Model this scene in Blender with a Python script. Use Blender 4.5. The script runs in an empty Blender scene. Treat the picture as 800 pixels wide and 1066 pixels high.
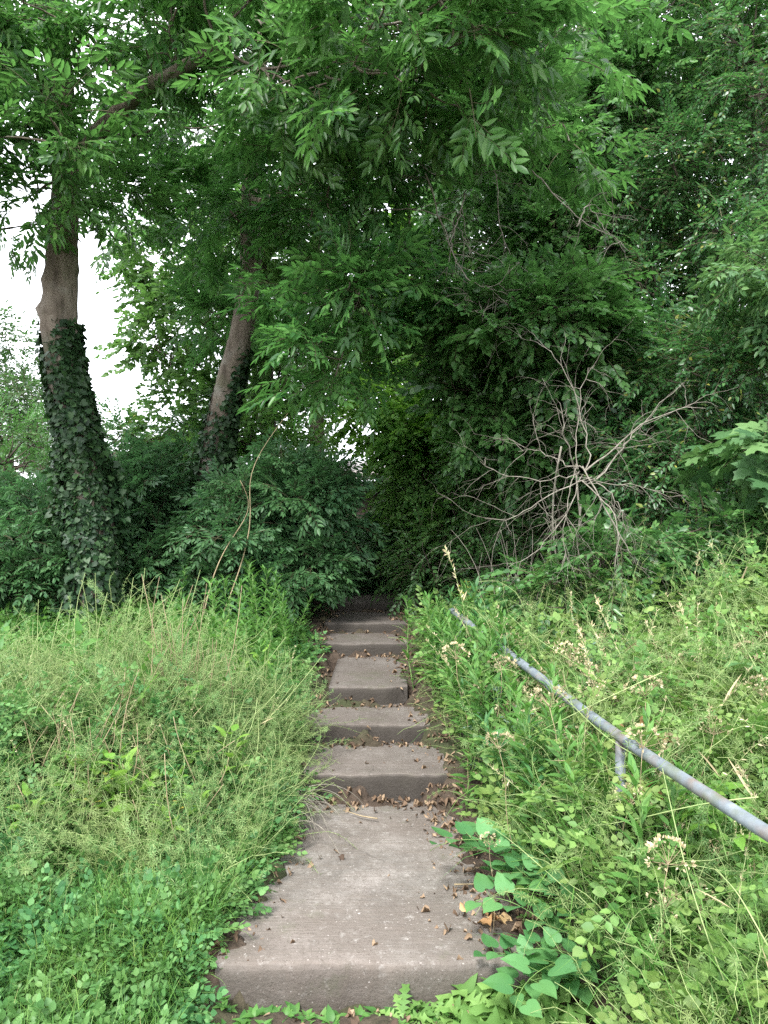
import bpy, math
import numpy as np
from mathutils import Vector

# ------------------------------------------------------------------ camera, sky, sun, exposure
scene = bpy.context.scene
COL = scene.collection
EYE = 1.6
cam_d = bpy.data.cameras.new('camera')
cam = bpy.data.objects.new('camera', cam_d)
COL.objects.link(cam)
cam.location = (0, 0, EYE)
cam.rotation_euler = (math.radians(90), 0, 0)
cam_d.sensor_width = 36.0
cam_d.lens = 27.0
cam_d.clip_start = 0.05
cam_d.clip_end = 2000
scene.camera = cam

SUN_EL, SUN_AZ = math.radians(52), math.radians(200)     # azimuth from +Y, clockwise: behind the viewer, to the left
world = bpy.data.worlds.new('World')
scene.world = world
world.use_nodes = True
wn, wl = world.node_tree.nodes, world.node_tree.links
wn.clear()
out = wn.new('ShaderNodeOutputWorld')
bg = wn.new('ShaderNodeBackground')
sky = wn.new('ShaderNodeTexSky')
sky.sky_type = 'NISHITA'
sky.sun_disc = False
sky.sun_elevation = SUN_EL
sky.sun_rotation = SUN_AZ
tc = wn.new('ShaderNodeTexCoord')
cn = wn.new('ShaderNodeTexNoise')
cn.inputs['Scale'].default_value = 2.2
cn.inputs['Detail'].default_value = 5
cr = wn.new('ShaderNodeValToRGB')
cr.color_ramp.elements[0].position = 0.25
cr.color_ramp.elements[0].color = (6.4, 6.7, 7.2, 1)
cr.color_ramp.elements[1].position = 0.75
cr.color_ramp.elements[1].color = (9.4, 9.5, 9.7, 1)
mx = wn.new('ShaderNodeMix')
mx.data_type = 'RGBA'
mx.inputs['Factor'].default_value = 0.9                      # overcast: mostly cloud
wl.new(tc.outputs['Generated'], cn.inputs['Vector'])
wl.new(cn.outputs['Fac'], cr.inputs['Fac'])
wl.new(sky.outputs['Color'], mx.inputs['A'])
wl.new(cr.outputs['Color'], mx.inputs['B'])
wl.new(mx.outputs['Result'], bg.inputs['Color'])
bg.inputs['Strength'].default_value = 0.088
wl.new(bg.outputs['Background'], out.inputs['Surface'])

sun_d = bpy.data.lights.new('sun', 'SUN')
sun_d.energy = 1.5
sun_d.angle = math.radians(12)
sun_d.color = (1.0, 0.98, 0.95)
sun = bpy.data.objects.new('sun', sun_d)
COL.objects.link(sun)
sd = Vector((math.sin(SUN_AZ) * math.cos(SUN_EL), math.cos(SUN_AZ) * math.cos(SUN_EL), math.sin(SUN_EL)))
sun.rotation_euler = sd.to_track_quat('Z', 'Y').to_euler()
sun.location = (-3, -6, 12)

vs = scene.view_settings
vs.view_transform = 'Standard'
vs.look = 'None'
vs.gamma = 1
vs.use_curve_mapping = False
vs.exposure = 2.35
scene.cycles.max_bounces = 14
scene.cycles.diffuse_bounces = 10
scene.cycles.glossy_bounces = 2
scene.cycles.transmission_bounces = 8
scene.cycles.use_denoising = False

# ------------------------------------------------------------------ helpers
rng = np.random.default_rng(11)


def nz(v):
    return v / np.maximum(np.linalg.norm(v, axis=-1, keepdims=True), 1e-9)


def P(px, py, Y):
    """where the pixel (of the 800 x 1066 photograph) lies at the distance Y"""
    return np.array([(px - 400) / 800 * Y, Y, EYE - (py - 533) / 800 * Y])


class Mesh:
    def __init__(s):
        s.V, s.F, s.n = [], [], 0

    def add(s, V, faces):
        """faces: [(int array (m, k), material)]"""
        s.V.append(np.asarray(V, float))
        for F, m in faces:
            s.F.append((np.asarray(F, np.int64) + s.n, m))
        s.n += len(V)
        return s

    def build(s, name, mats, parent=None, smooth=False, loc=None):
        V = np.concatenate(s.V)
        if loc is not None:
            V = V - np.asarray(loc, float)
        elif parent is not None:
            V = V - np.array(parent.location)
        me = bpy.data.meshes.new(name)
        me.vertices.add(len(V))
        me.vertices.foreach_set('co', V.astype(np.float32).ravel())
        nl = sum(F.size for F, _ in s.F)
        npol = sum(len(F) for F, _ in s.F)
        me.loops.add(nl)
        me.loops.foreach_set('vertex_index', np.concatenate([F.ravel() for F, _ in s.F]).astype(np.int32))
        me.polygons.add(npol)
        tot = np.concatenate([np.full(len(F), F.shape[1], np.int32) for F, _ in s.F])
        me.polygons.foreach_set('loop_start', np.concatenate([[0], np.cumsum(tot)[:-1]]).astype(np.int32))
        me.polygons.foreach_set('loop_total', tot)
        me.polygons.foreach_set('material_index', np.concatenate([np.full(len(F), m, np.int32) for F, m in s.F]))
        if smooth:
            me.polygons.foreach_set('use_smooth', np.ones(npol, bool))
        for m in (mats if isinstance(mats, (list, tuple)) else [mats]):
            me.materials.append(m)
        me.update(calc_edges=True)
        o = bpy.data.objects.new(name, me)
        COL.objects.link(o)
        if parent is not None:
            o.parent = parent
        if loc is not None:
            o.location = loc
        return o


def tag(o, label, cat, group=None, kind=None):
    if label:
        o['label'] = label
    if cat:
        o['category'] = cat
    if group:
        o['group'] = group
    if kind:
        o['kind'] = kind
    return o


def thing(name, label, cat, loc=(0, 0, 0), group=None):
    o = bpy.data.objects.new(name, None)
    o.empty_display_size = 0.2
    COL.objects.link(o)
    o.location = loc
    return tag(o, label, cat, group)


def dup(root, loc, rz=0.0, sc=1.0, tilt=(0, 0), label=None, group=None):
    r = root.copy()
    COL.objects.link(r)
    r.location = loc
    r.rotation_euler = (tilt[0], tilt[1], rz)
    r.scale = (sc, sc, sc)
    if label:
        r['label'] = label
    if group:
        r['group'] = group
    for ch in root.children:
        c = ch.copy()
        COL.objects.link(c)
        c.parent = r
    return r


def frames(d, up):
    x = nz(np.asarray(d, float))
    up = np.broadcast_to(np.asarray(up, float), x.shape)
    y = nz(np.cross(up, x))
    z = np.cross(x, y)
    return np.stack([x, y, z], axis=-1)


def inst(M, T, pos, R, S):
    V, faces = T
    pos = np.asarray(pos, float)
    N, n = len(pos), len(V)
    if N == 0:
        return
    S = np.broadcast_to(np.asarray(S, float), (N,))
    W = np.einsum('nij,vj->nvi', R, V) * S[:, None, None] + pos[:, None, :]
    off = (np.arange(N) * n)[:, None, None]
    M.add(W.reshape(-1, 3), [((F[None] + off).reshape(-1, F.shape[1]), m) for F, m in faces])


def remat(T, m):
    return (T[0], [(F, m) for F, _ in T[1]])


def merge(parts):
    """parts: [(T, R, pos, s)]"""
    V, F, n = [], [], 0
    for T, R, p, s in parts:
        V.append((T[0] * s) @ np.asarray(R).T + p)
        F += [(f + n, m) for f, m in T[1]]
        n += len(T[0])
    V = np.concatenate(V)
    key = {}
    for f, m in F:
        key.setdefault((f.shape[1], m), []).append(f)
    return (V, [(np.concatenate(v), k[1]) for k, v in key.items()])


def tube(pts, rad, sides=6, mat=0, cap=True):
    pts = np.asarray(pts, float)
    n = len(pts)
    rad = np.broadcast_to(np.asarray(rad, float), (n,))
    t = nz(np.gradient(pts, axis=0))
    ref = np.array([1.0, 0, 0]) if abs(t[:, 0]).mean() < 0.7 else np.array([0, 1.0, 0])
    u = nz(np.cross(t, ref))
    v = np.cross(t, u)
    a = np.arange(sides) * 2 * math.pi / sides
    V = pts[:, None] + rad[:, None, None] * (np.cos(a)[None, :, None] * u[:, None] + np.sin(a)[None, :, None] * v[:, None])
    i = np.arange(n - 1)[:, None] * sides
    k = np.arange(sides)[None]
    F = np.stack([i + k, i + (k + 1) % sides, i + sides + (k + 1) % sides, i + sides + k], -1).reshape(-1, 4)
    faces = [(F, mat)]
    if cap and sides > 3:
        faces += [(np.arange(sides)[None, ::-1], mat), (np.arange(sides)[None] + (n - 1) * sides, mat)]
    return (V.reshape(-1, 3), faces)


def curve(a, b, n=8, bend=0.1, r=None, sag=0.0):
    r = r or rng
    a, b = np.asarray(a, float), np.asarray(b, float)
    t = np.linspace(0, 1, n)[:, None]
    L = np.linalg.norm(b - a)
    p = a + (b - a) * t
    p = p + np.sin(t * math.pi) * r.normal(0, bend * L, 3) + np.sin(t * 2 * math.pi) * r.normal(0, bend * L * 0.4, 3)
    p[:, 2] -= sag * L * (t[:, 0] ** 2)
    return p


def spline(pts, n):
    pts = np.asarray(pts, float)
    m = len(pts)
    s = np.linspace(0, m - 1, n)
    i = np.clip(s.astype(int), 0, m - 2)
    f = (s - i)[:, None]
    p0, p1, p2, p3 = pts[np.clip(i - 1, 0, m - 1)], pts[i], pts[i + 1], pts[np.clip(i + 2, 0, m - 1)]
    return 0.5 * (2 * p1 + (p2 - p0) * f + (2 * p0 - 5 * p1 + 4 * p2 - p3) * f ** 2 + (3 * p1 - p0 - 3 * p2 + p3) * f ** 3)


# ------------------------------------------------------------------ leaf, spray and herb templates
def leaf(W=0.45, fold=0.12, droop=0.12, w1=1.0, w2=0.72, mat=0):
    """two quads, pointed, folded on the midrib; unit length along +X"""
    h = W / 2
    V = np.array([[0, 0, 0], [.30, h * w1, fold * h * 2 - .02], [.66, h * w2, fold * h * 1.5 - droop * .5], [1, 0, -droop],
                  [.66, -h * w2, fold * h * 1.5 - droop * .5], [.30, -h * w1, fold * h * 2 - .02]])
    return (V, [(np.array([[0, 3, 2, 1], [0, 5, 4, 3]]), mat)])


def leaf_fine(W=0.45, fold=0.12, droop=0.2, prof=((.0, .02), (.12, .62), (.3, 1.0), (.5, .92), (.7, .62), (.87, .28), (1, 0)), mat=0, wave=0.03, r=None):
    """a leaf with a drooping midrib and two strips of quads, for plants near the camera"""
    r = r or rng
    n = len(prof)
    x = np.array([p[0] for p in prof])
    w = np.array([p[1] for p in prof]) * W / 2
    zm = -droop * x ** 2
    jz = r.normal(0, wave, (n, 2)) * w[:, None] * 4
    mid = np.stack([x, 0 * x, zm], 1)
    lf = np.stack([x, w, zm + fold * w * 2 + jz[:, 0]], 1)
    rt = np.stack([x, -w, zm + fold * w * 2 + jz[:, 1]], 1)
    V = np.concatenate([mid, lf, rt])
    F = []
    for i in range(n - 1):
        F.append([i, i + 1, n + i + 1, n + i])
        F.append([i, 2 * n + i, 2 * n + i + 1, i + 1])
    return (V, [(np.array(F), mat)])


def fan_leaf(outline, fold=0.05, droop=0.15, mat=0):
    """lobed leaf: outline points in the half plane y >= 0 from base to tip; centre fan of triangles"""
    o = np.array(outline, float)
    full = np.concatenate([o, o[-2:0:-1] * [1, -1]])
    c = np.array([[0.32, 0.0]])
    V2 = np.concatenate([c, full])
    z = fold * np.abs(V2[:, 1]) - droop * (V2[:, 0] ** 2 + 0.8 * V2[:, 1] ** 2)
    V = np.column_stack([V2, z])
    n = len(full)
    F = np.array([[0, 1 + i, 1 + (i + 1) % n] for i in range(n)])
    return (V, [(F, mat)])


SYC = [(0, 0), (-.06, .10), (.02, .38), (.12, .52), (.20, .40), (.30, .30), (.46, .50), (.62, .58), (.62, .42), (.60, .24), (.70, .20), (.80, .24), (.84, .12), (1, 0)]
IVY = [(0, 0), (-.10, .18), (.02, .46), (.20, .36), (.36, .30), (.46, .44), (.60, .30), (.8, .14), (1, 0)]
HEART = [(0, 0), (-.12, .12), (-.14, .28), (-.02, .42), (.18, .47), (.45, .40), (.7, .25), (.88, .09), (1, 0)]
MAPLE = [(0, 0), (.0, .22), (.18, .42), (.3, .3), (.5, .42), (.6, .26), (.78, .2), (1, 0)]


def stem_T(pts, r0, r1, sides=3, mat=1):
    return tube(pts, np.linspace(r0, r1, len(pts)), sides, mat, cap=False)


I3 = np.eye(3)


def spray(r, lf, n=12, length=0.35, size=0.07, kind='alt', ang=50, droop=0.25, twist=25, rstem=0.003, petiole=0.01, sizefall=0.3, term=True):
    """a leafy twig along +X with its leaves facing up"""
    m = 6
    t = np.linspace(0, 1, m)
    pts = np.stack([t * length, length * 0.06 * np.sin(t * 3 + r.uniform(0, 6)), -droop * length * t ** 2], 1)
    parts = [(stem_T(pts, rstem, rstem * .4), I3, np.zeros(3), 1.0)]
    k = 0
    steps = n if kind == 'alt' else n // 2
    for i in range(steps):
        f = 0.12 + 0.86 * (i + .5) / steps
        p = np.array([np.interp(f, t, pts[:, j]) for j in range(3)])
        tx = nz(np.array([1, 0, -2 * droop * f]))
        for sgn in ((1, -1) if kind == 'opp' else ((1 if i % 2 else -1),)):
            a = math.radians(ang + r.normal(0, 10)) * sgn * (1 - .35 * f)
            d = np.array([math.cos(a), math.sin(a), 0]) + [0, 0, tx[2] * .7 + r.normal(0, .18)]
            up = np.array([r.normal(0, math.tan(math.radians(twist))), r.normal(0, math.tan(math.radians(twist))), 1])
            R = frames(d, up)
            T = lf[r.integers(len(lf))]
            parts.append((T, R, p + R[:, 0] * petiole, size * (1 - sizefall * f) * r.uniform(.8, 1.15)))
    if term:
        R = frames([1, r.normal(0, .15), -droop], [0, 0, 1])
        parts.append((lf[0], R, pts[-1], size * .85))
    return merge(parts)


def compound(r, pairs=5, rachis=0.26, size=0.085, W=.32, droop=0.35, lf=None):
    lf = lf or [leaf(W, .10, .18, .9, .8), leaf(W * .9, .15, .3, .9, .75)]
    return spray(r, lf, pairs * 2, rachis, size, 'opp', 58, droop, 14, .0016, .002, .1)


def twig_of(r, comps, n=6, length=0.3, droop=.2, spread=60):
    """a twig that carries whole compound leaves"""
    t = np.linspace(0, 1, 5)
    pts = np.stack([t * length, 0 * t, -droop * length * t ** 2], 1)
    parts = [(stem_T(pts, .004, .002), I3, np.zeros(3), 1.0)]
    for i in range(n):
        f = min(1, .25 + .8 * i / n)
        p = np.array([np.interp(f, t, pts[:, j]) for j in range(3)])
        a = math.radians(spread * (1 - .5 * f) * (1 if i % 2 else -1) + r.normal(0, 15))
        d = np.array([math.cos(a), math.sin(a), r.normal(.05, .3)])
        parts.append((comps[r.integers(len(comps))], frames(d, [r.normal(0, .3), r.normal(0, .3), 1]), p, r.uniform(.8, 1.15)))
    return merge(parts)


# ------------------------------------------------------------------ materials
def nodes_of(name):
    m = bpy.data.materials.new(name)
    m.use_nodes = True
    nt = m.node_tree
    nt.nodes.clear()
    o = nt.nodes.new('ShaderNodeOutputMaterial')
    b = nt.nodes.new('ShaderNodeBsdfPrincipled')
    nt.links.new(b.outputs['BSDF'], o.inputs['Surface'])
    return m, nt, nt.nodes, nt.links, b, o


def ramp(nodes, stops):
    r = nodes.new('ShaderNodeValToRGB')
    e = r.color_ramp.elements
    while len(e) < len(stops):
        e.new(0.5)
    for el, (p, c) in zip(e, stops):
        el.position = p
        el.color = (*c, 1)
    return r


def mixc(nodes, links, fac, a, b, mode='MIX'):
    m = nodes.new('ShaderNodeMix')
    m.data_type = 'RGBA'
    m.blend_type = mode
    for sock, v in (('Factor', fac), ('A', a), ('B', b)):
        if isinstance(v, bpy.types.NodeSocket):
            links.new(v, m.inputs[sock])
        else:
            m.inputs[sock].default_value = v if sock == 'Factor' else (*v, 1)
    return m.outputs['Result']


def leaf_mat(name, dark, mid, light, rough=.5, trans=.3, tcol=None, hue=None, hue_amt=.35, spec=.3, scale=1.6, rare=None):
    """leaf colour differs leaf by leaf and by patches of growth; thin enough to let light through"""
    m, nt, N, L, b, o = nodes_of(name)
    g = N.new('ShaderNodeNewGeometry')
    r = ramp(N, [(0, dark), (.5, mid), (.93, light)] + ([(.997, rare)] if rare else []))
    L.new(g.outputs['Random Per Island'], r.inputs['Fac'])
    c = r.outputs['Color']
    if hue:
        t = N.new('ShaderNodeTexCoord')
        n = N.new('ShaderNodeTexNoise')
        n.inputs['Scale'].default_value = scale
        n.inputs['Detail'].default_value = 3
        L.new(t.outputs['Object'], n.inputs['Vector'])
        q = N.new('ShaderNodeMapRange')
        q.inputs['From Min'].default_value = .42
        q.inputs['From Max'].default_value = .68
        q.inputs['To Max'].default_value = hue_amt
        L.new(n.outputs['Fac'], q.inputs['Value'])
        c = mixc(N, L, q.outputs['Result'], c, hue)
    L.new(c, b.inputs['Base Color'])
    b.inputs['Roughness'].default_value = rough
    b.inputs['Specular IOR Level'].default_value = spec
    if trans > 0:
        tr = N.new('ShaderNodeBsdfTranslucent')
        tc_ = mixc(N, L, .6, c, tcol or tuple(min(1, v * 1.6) for v in light))
        L.new(tc_, tr.inputs['Color'])
        ms = N.new('ShaderNodeMixShader')
        ms.inputs['Fac'].default_value = trans
        L.new(b.outputs['BSDF'], ms.inputs[1])
        L.new(tr.outputs['BSDF'], ms.inputs[2])
        L.new(ms.outputs['Shader'], o.inputs['Surface'])
    return m


def rough_mat(name, stops, scale=8, rough=.9, bump=.5, bscale=30, stretch=(1, 1, 1), dist=.01, patches=None, pscale=2.0, pmin=.5, pmax=.65, pamt=.8, spec=.3):
    m, nt, N, L, b, o = nodes_of(name)
    t = N.new('ShaderNodeTexCoord')
    mp = N.new('ShaderNodeMapping')
    mp.inputs['Scale'].default_value = stretch
    L.new(t.outputs['Object'], mp.inputs['Vector'])
    n = N.new('ShaderNodeTexNoise')
    n.inputs['Scale'].default_value = scale
    n.inputs['Detail'].default_value = 8
    n.inputs['Roughness'].default_value = .65
    L.new(mp.outputs['Vector'], n.inputs['Vector'])
    r = ramp(N, stops)
    L.new(n.outputs['Fac'], r.inputs['Fac'])
    c = r.outputs['Color']
    for i, pc in enumerate(patches or []):
        pn = N.new('ShaderNodeTexNoise')
        pn.noise_dimensions = '4D'
        pn.inputs['W'].default_value = 3.7 * i + 1
        pn.inputs['Scale'].default_value = pscale * (1 + .6 * i)
        pn.inputs['Detail'].default_value = 6
        L.new(t.outputs['Object'], pn.inputs['Vector'])
        q = N.new('ShaderNodeMapRange')
        q.inputs['From Min'].default_value = pmin
        q.inputs['From Max'].default_value = pmax
        q.inputs['To Max'].default_value = pamt
        L.new(pn.outputs['Fac'], q.inputs['Value'])
        c = mixc(N, L, q.outputs['Result'], c, pc)
    L.new(c, b.inputs['Base Color'])
    b.inputs['Roughness'].default_value = rough
    b.inputs['Specular IOR Level'].default_value = spec
    bn = N.new('ShaderNodeTexNoise')
    bn.inputs['Scale'].default_value = bscale
    bn.inputs['Detail'].default_value = 8
    L.new(mp.outputs['Vector'], bn.inputs['Vector'])
    bp = N.new('ShaderNodeBump')
    bp.inputs['Strength'].default_value = bump
    bp.inputs['Distance'].default_value = dist
    L.new(bn.outputs['Fac'], bp.inputs['Height'])
    L.new(bp.outputs['Normal'], b.inputs['Normal'])
    return m


def concrete_mat():
    m, nt, N, L, b, o = nodes_of('weathered_concrete')
    t = N.new('ShaderNodeTexCoord')
    co = t.outputs['Object']

    def noise(scale, det=6, rough=.6, w=0.0, vec=None):
        n = N.new('ShaderNodeTexNoise')
        n.noise_dimensions = '4D'
        n.inputs['W'].default_value = w
        n.inputs['Scale'].default_value = scale
        n.inputs['Detail'].default_value = det
        n.inputs['Roughness'].default_value = rough
        L.new(vec or co, n.inputs['Vector'])
        return n.outputs['Fac']

    def rng_(v, a, c, d=1.0):
        q = N.new('ShaderNodeMapRange')
        q.inputs['From Min'].default_value = a
        q.inputs['From Max'].default_value = c
        q.inputs['To Max'].default_value = d
        L.new(v, q.inputs['Value'])
        return q.outputs['Result']

    base = ramp(N, [(.34, (.092, .081, .071)), (.52, (.172, .156, .140)), (.7, (.275, .254, .233))])
    L.new(noise(5, 8, .7), base.inputs['Fac'])
    c = base.outputs['Color']
    c = mixc(N, L, rng_(noise(1.8, 5, .6, 2.0), .44, .64, .8), c, (.125, .103, .088))      # damp, dirty patches
    c = mixc(N, L, rng_(noise(2.6, 6, .7, 5.0), .52, .7, .40), c, (.28, .245, .225))
    mp = N.new('ShaderNodeMapping')
    mp.inputs['Scale'].default_value = (5, 90, 5)
    L.new(co, mp.inputs['Vector'])
    streak = noise(1.0, 4, .6, 0, mp.outputs['Vector'])
    c = mixc(N, L, rng_(streak, .5, .68, .6), c, (.15, .125, .105))                       # brushed grooves across the slab
    c = mixc(N, L, rng_(noise(34, 5, .75, 6.0), .47, .62, .75), c, (.13, .112, .096))
    c = mixc(N, L, rng_(noise(22, 6, .8, 8.0), .56, .70, .5), c, (.43, .41, .385))
    c = mixc(N, L, rng_(noise(120, 2, .5, 1.0), .58, .70, .75), c, (.085, .068, .058))      # dark grit
    c = mixc(N, L, rng_(noise(90, 2, .5, 9.0), .66, .74, .7), c, (.52, .48, .45))           # pale grit
    vo = N.new('ShaderNodeTexVoronoi')                                                       # hairline cracks, broken off here and there
    vo.feature = 'DISTANCE_TO_EDGE'
    vo.inputs['Scale'].default_value = .9
    wv = N.new('ShaderNodeVectorMath')
    wv.operation = 'MULTIPLY_ADD'
    wn_ = N.new('ShaderNodeTexNoise')
    wn_.inputs['Scale'].default_value = 7
    wn_.inputs['Detail'].default_value = 6
    L.new(co, wn_.inputs['Vector'])
    L.new(wn_.outputs['Color'], wv.inputs[0])
    wv.inputs[1].default_value = (.16, .16, .16)
    L.new(co, wv.inputs[2])
    L.new(wv.outputs['Vector'], vo.inputs['Vector'])
    ck = N.new('ShaderNodeMapRange')
    ck.inputs['From Min'].default_value = .0045
    ck.inputs['From Max'].default_value = .0015
    L.new(vo.outputs['Distance'], ck.inputs['Value'])
    cm_ = N.new('ShaderNodeMath')
    cm_.operation = 'MULTIPLY'
    L.new(ck.outputs['Result'], cm_.inputs[0])
    L.new(rng_(noise(1.6, 3, .5, 11.0), .50, .60, .35), cm_.inputs[1])
    c = mixc(N, L, cm_.outputs['Value'], c, (.03, .026, .022))
    c = mixc(N, L, rng_(noise(3.1, 7, .75, 7.0), .55, .68, .6), c, (.085, .095, .05))      # moss and algae
    oi = N.new('ShaderNodeObjectInfo')                                                      # the upper steps lie under trees: their shade painted in, with a film of soil
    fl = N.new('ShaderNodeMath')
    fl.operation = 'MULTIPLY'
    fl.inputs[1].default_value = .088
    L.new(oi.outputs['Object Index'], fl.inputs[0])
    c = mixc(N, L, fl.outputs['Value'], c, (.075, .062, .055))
    # faces that do not look up are darkened: shade on the risers painted in
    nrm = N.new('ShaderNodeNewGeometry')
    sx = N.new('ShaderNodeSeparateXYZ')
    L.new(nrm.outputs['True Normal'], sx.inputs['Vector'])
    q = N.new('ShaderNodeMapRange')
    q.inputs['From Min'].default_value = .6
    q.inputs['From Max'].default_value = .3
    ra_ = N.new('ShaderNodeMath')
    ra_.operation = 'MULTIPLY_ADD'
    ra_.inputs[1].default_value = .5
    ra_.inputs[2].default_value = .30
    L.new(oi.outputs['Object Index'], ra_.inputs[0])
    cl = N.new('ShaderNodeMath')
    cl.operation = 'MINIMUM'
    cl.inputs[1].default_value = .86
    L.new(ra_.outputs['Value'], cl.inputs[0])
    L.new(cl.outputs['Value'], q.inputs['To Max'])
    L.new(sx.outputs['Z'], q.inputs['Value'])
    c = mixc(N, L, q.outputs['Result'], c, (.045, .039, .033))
    L.new(c, b.inputs['Base Color'])
    b.inputs['Roughness'].default_value = .92
    b.inputs['Specular IOR Level'].default_value = .25
    ad = N.new('ShaderNodeMath')
    ad.operation = 'ADD'
    L.new(noise(70, 6, .7, 4.0), ad.inputs[0])
    L.new(streak, ad.inputs[1])
    bp = N.new('ShaderNodeBump')
    bp.inputs['Strength'].default_value = .6
    bp.inputs['Distance'].default_value = .01
    L.new(ad.outputs['Value'], bp.inputs['Height'])
    L.new(bp.outputs['Normal'], b.inputs['Normal'])
    return m


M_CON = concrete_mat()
M_SOIL = rough_mat('soil', [(.3, (.030, .021, .015)), (.55, (.060, .043, .031)), (.8, (.105, .08, .06))], 18, .95, .9, 60, dist=.02,
                   patches=[(.03, .05, .015)], pscale=1.3, pmin=.5, pmax=.62, pamt=.6)
M_BARK = rough_mat('ash_bark', [(.28, (.065, .050, .038)), (.52, (.165, .135, .105)), (.78, (.27, .235, .19))], 9, .92, 1.0, 22, (1, 1, .28), .03,
                   patches=[(.07, .085, .04), (.24, .23, .2)], pscale=3.0, pmin=.54, pmax=.7, pamt=.6)
M_BARK2 = rough_mat('dark_bark', [(.3, (.035, .027, .02)), (.55, (.085, .068, .052)), (.8, (.16, .135, .11))], 12, .92, .9, 30, (1, 1, .3), .02)
M_TWIG = rough_mat('green_twig', [(.3, (.05, .055, .025)), (.7, (.11, .10, .055))], 20, .8, .2, 60)
M_DEAD = rough_mat('bare_dead_wood', [(.3, (.10, .087, .068)), (.55, (.21, .19, .155)), (.8, (.36, .335, .29))], 25, .85, .4, 90, dist=.003)
M_STEM = rough_mat('green_stem', [(.3, (.08, .16, .04)), (.7, (.16, .26, .075))], 20, .6, .1, 60)
M_STRAW = rough_mat('dry_stem', [(.3, (.20, .15, .085)), (.7, (.36, .29, .18))], 30, .8, .1, 60)
M_PALE_STEM = rough_mat('pale_stem', [(.3, (.15, .22, .075)), (.7, (.32, .38, .16))], 15, .6, .1, 60)
M_LITTER = leaf_mat('leaf_litter', (.060, .040, .028), (.15, .098, .062), (.30, .215, .14), .85, .1, (.25, .17, .09))
M_CRISP = leaf_mat('crisp_brown_leaf', (.26, .14, .06), (.40, .24, .11), (.55, .38, .2), .7, .15, (.5, .3, .12))

M_ASH = leaf_mat('ash_leaf', (.022, .072, .022), (.052, .140, .038), (.115, .245, .060), .42, .42, (.17, .43, .09), (.085, .19, .040), .7, .45, scale=2.4)
M_ASH2 = leaf_mat('leaning_ash_leaf', (.022, .078, .024), (.048, .140, .040), (.105, .235, .062), .42, .42, (.16, .43, .09), (.085, .20, .038), .6, .45, scale=2.4)  # leaf of the leaning ash, a slightly different green of its own
M_MAPLE = leaf_mat('field_maple_leaf', (.034, .085, .024), (.060, .135, .036), (.105, .20, .05), .5, .42, (.19, .42, .08), (.09, .18, .04), .5)
M_HAZEL = leaf_mat('hazel_leaf', (.045, .120, .034), (.082, .19, .048), (.14, .28, .068), .5, .44, (.24, .52, .09), (.12, .235, .045), .5)
M_LAUREL = leaf_mat('glossy_leaf', (.028, .080, .026), (.060, .150, .046), (.125, .245, .078), .36, .34, (.15, .40, .08), (.075, .175, .042), .7, .5)
M_PRIVET = leaf_mat('privet_leaf', (.018, .062, .022), (.040, .118, .040), (.098, .215, .07), .34, .32, (.13, .36, .08), (.055, .15, .04), .7, .5, rare=(.30, .30, .06))
M_ELDER = leaf_mat('elder_leaf', (.030, .080, .036), (.052, .128, .054), (.095, .195, .08), .44, .36, (.13, .34, .10), (.06, .135, .042), .5)
M_IVY = leaf_mat('ivy_leaf', (.010, .028, .012), (.018, .048, .018), (.036, .078, .026), .5, .12, (.06, .15, .03), (.022, .052, .014), .5, .3)
M_SYC = leaf_mat('sycamore_leaf', (.05, .12, .05), (.08, .17, .065), (.13, .235, .085), .42, .35, (.2, .42, .1), None)
M_DARKF = leaf_mat('far_leaf', (.024, .060, .024), (.040, .095, .034), (.075, .145, .048), .55, .34, (.13, .30, .07), (.065, .13, .035), .5)

M_CLEAV = leaf_mat('cleavers_leaf', (.060, .145, .045), (.120, .235, .075), (.225, .345, .13), .55, .35, (.27, .48, .12), (.26, .285, .10), .65, scale=3.2)
M_GRASS = leaf_mat('grass_blade', (.048, .150, .034), (.092, .245, .052), (.17, .34, .08), .5, .36, (.22, .54, .08), (.19, .28, .06), .6, scale=2.5, rare=(.42, .36, .18))
M_COVER = leaf_mat('ground_cover_leaf', (.034, .112, .038), (.068, .188, .064), (.13, .275, .095), .5, .32, (.19, .46, .10), (.14, .235, .06), .75, scale=3.0)
M_NETTLE = leaf_mat('nettle_leaf', (.038, .120, .028), (.070, .185, .042), (.13, .27, .065), .5, .34, (.2, .48, .07), (.13, .21, .045), .5)
M_LIME = leaf_mat('fresh_leaf', (.095, .22, .035), (.145, .30, .05), (.22, .38, .075), .45, .38, (.32, .58, .08), (.22, .31, .05), .5)
M_BRAM = leaf_mat('bramble_leaf', (.055, .13, .05), (.085, .185, .065), (.14, .25, .085), .5, .28, (.2, .4, .08), None)
M_BLUE = leaf_mat('thistle_leaf', (.13, .22, .16), (.19, .30, .225), (.26, .38, .29), .6, .2, (.25, .42, .25), None)
M_WEED = leaf_mat('hogweed_leaf', (.085, .18, .045), (.125, .24, .06), (.18, .31, .085), .5, .35, (.32, .52, .1), None)
M_BIND = leaf_mat('bindweed_leaf', (.045, .14, .048), (.070, .19, .066), (.11, .26, .095), .45, .30, (.2, .48, .11), (.09, .2, .05), .6, scale=5)
M_SEED = leaf_mat('dry_seed', (.30, .24, .13), (.46, .39, .24), (.60, .54, .36), .8, .2, (.5, .42, .25))
M_FLOWER = leaf_mat('yellow_floret', (.62, .50, .06), (.72, .62, .10), (.8, .72, .22), .6, .3, (.8, .65, .1))
M_YOUNG = leaf_mat('young_maple_leaf', (.060, .17, .030), (.10, .24, .042), (.165, .33, .06), .48, .45, (.26, .56, .06), (.16, .29, .04), .5)
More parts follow.
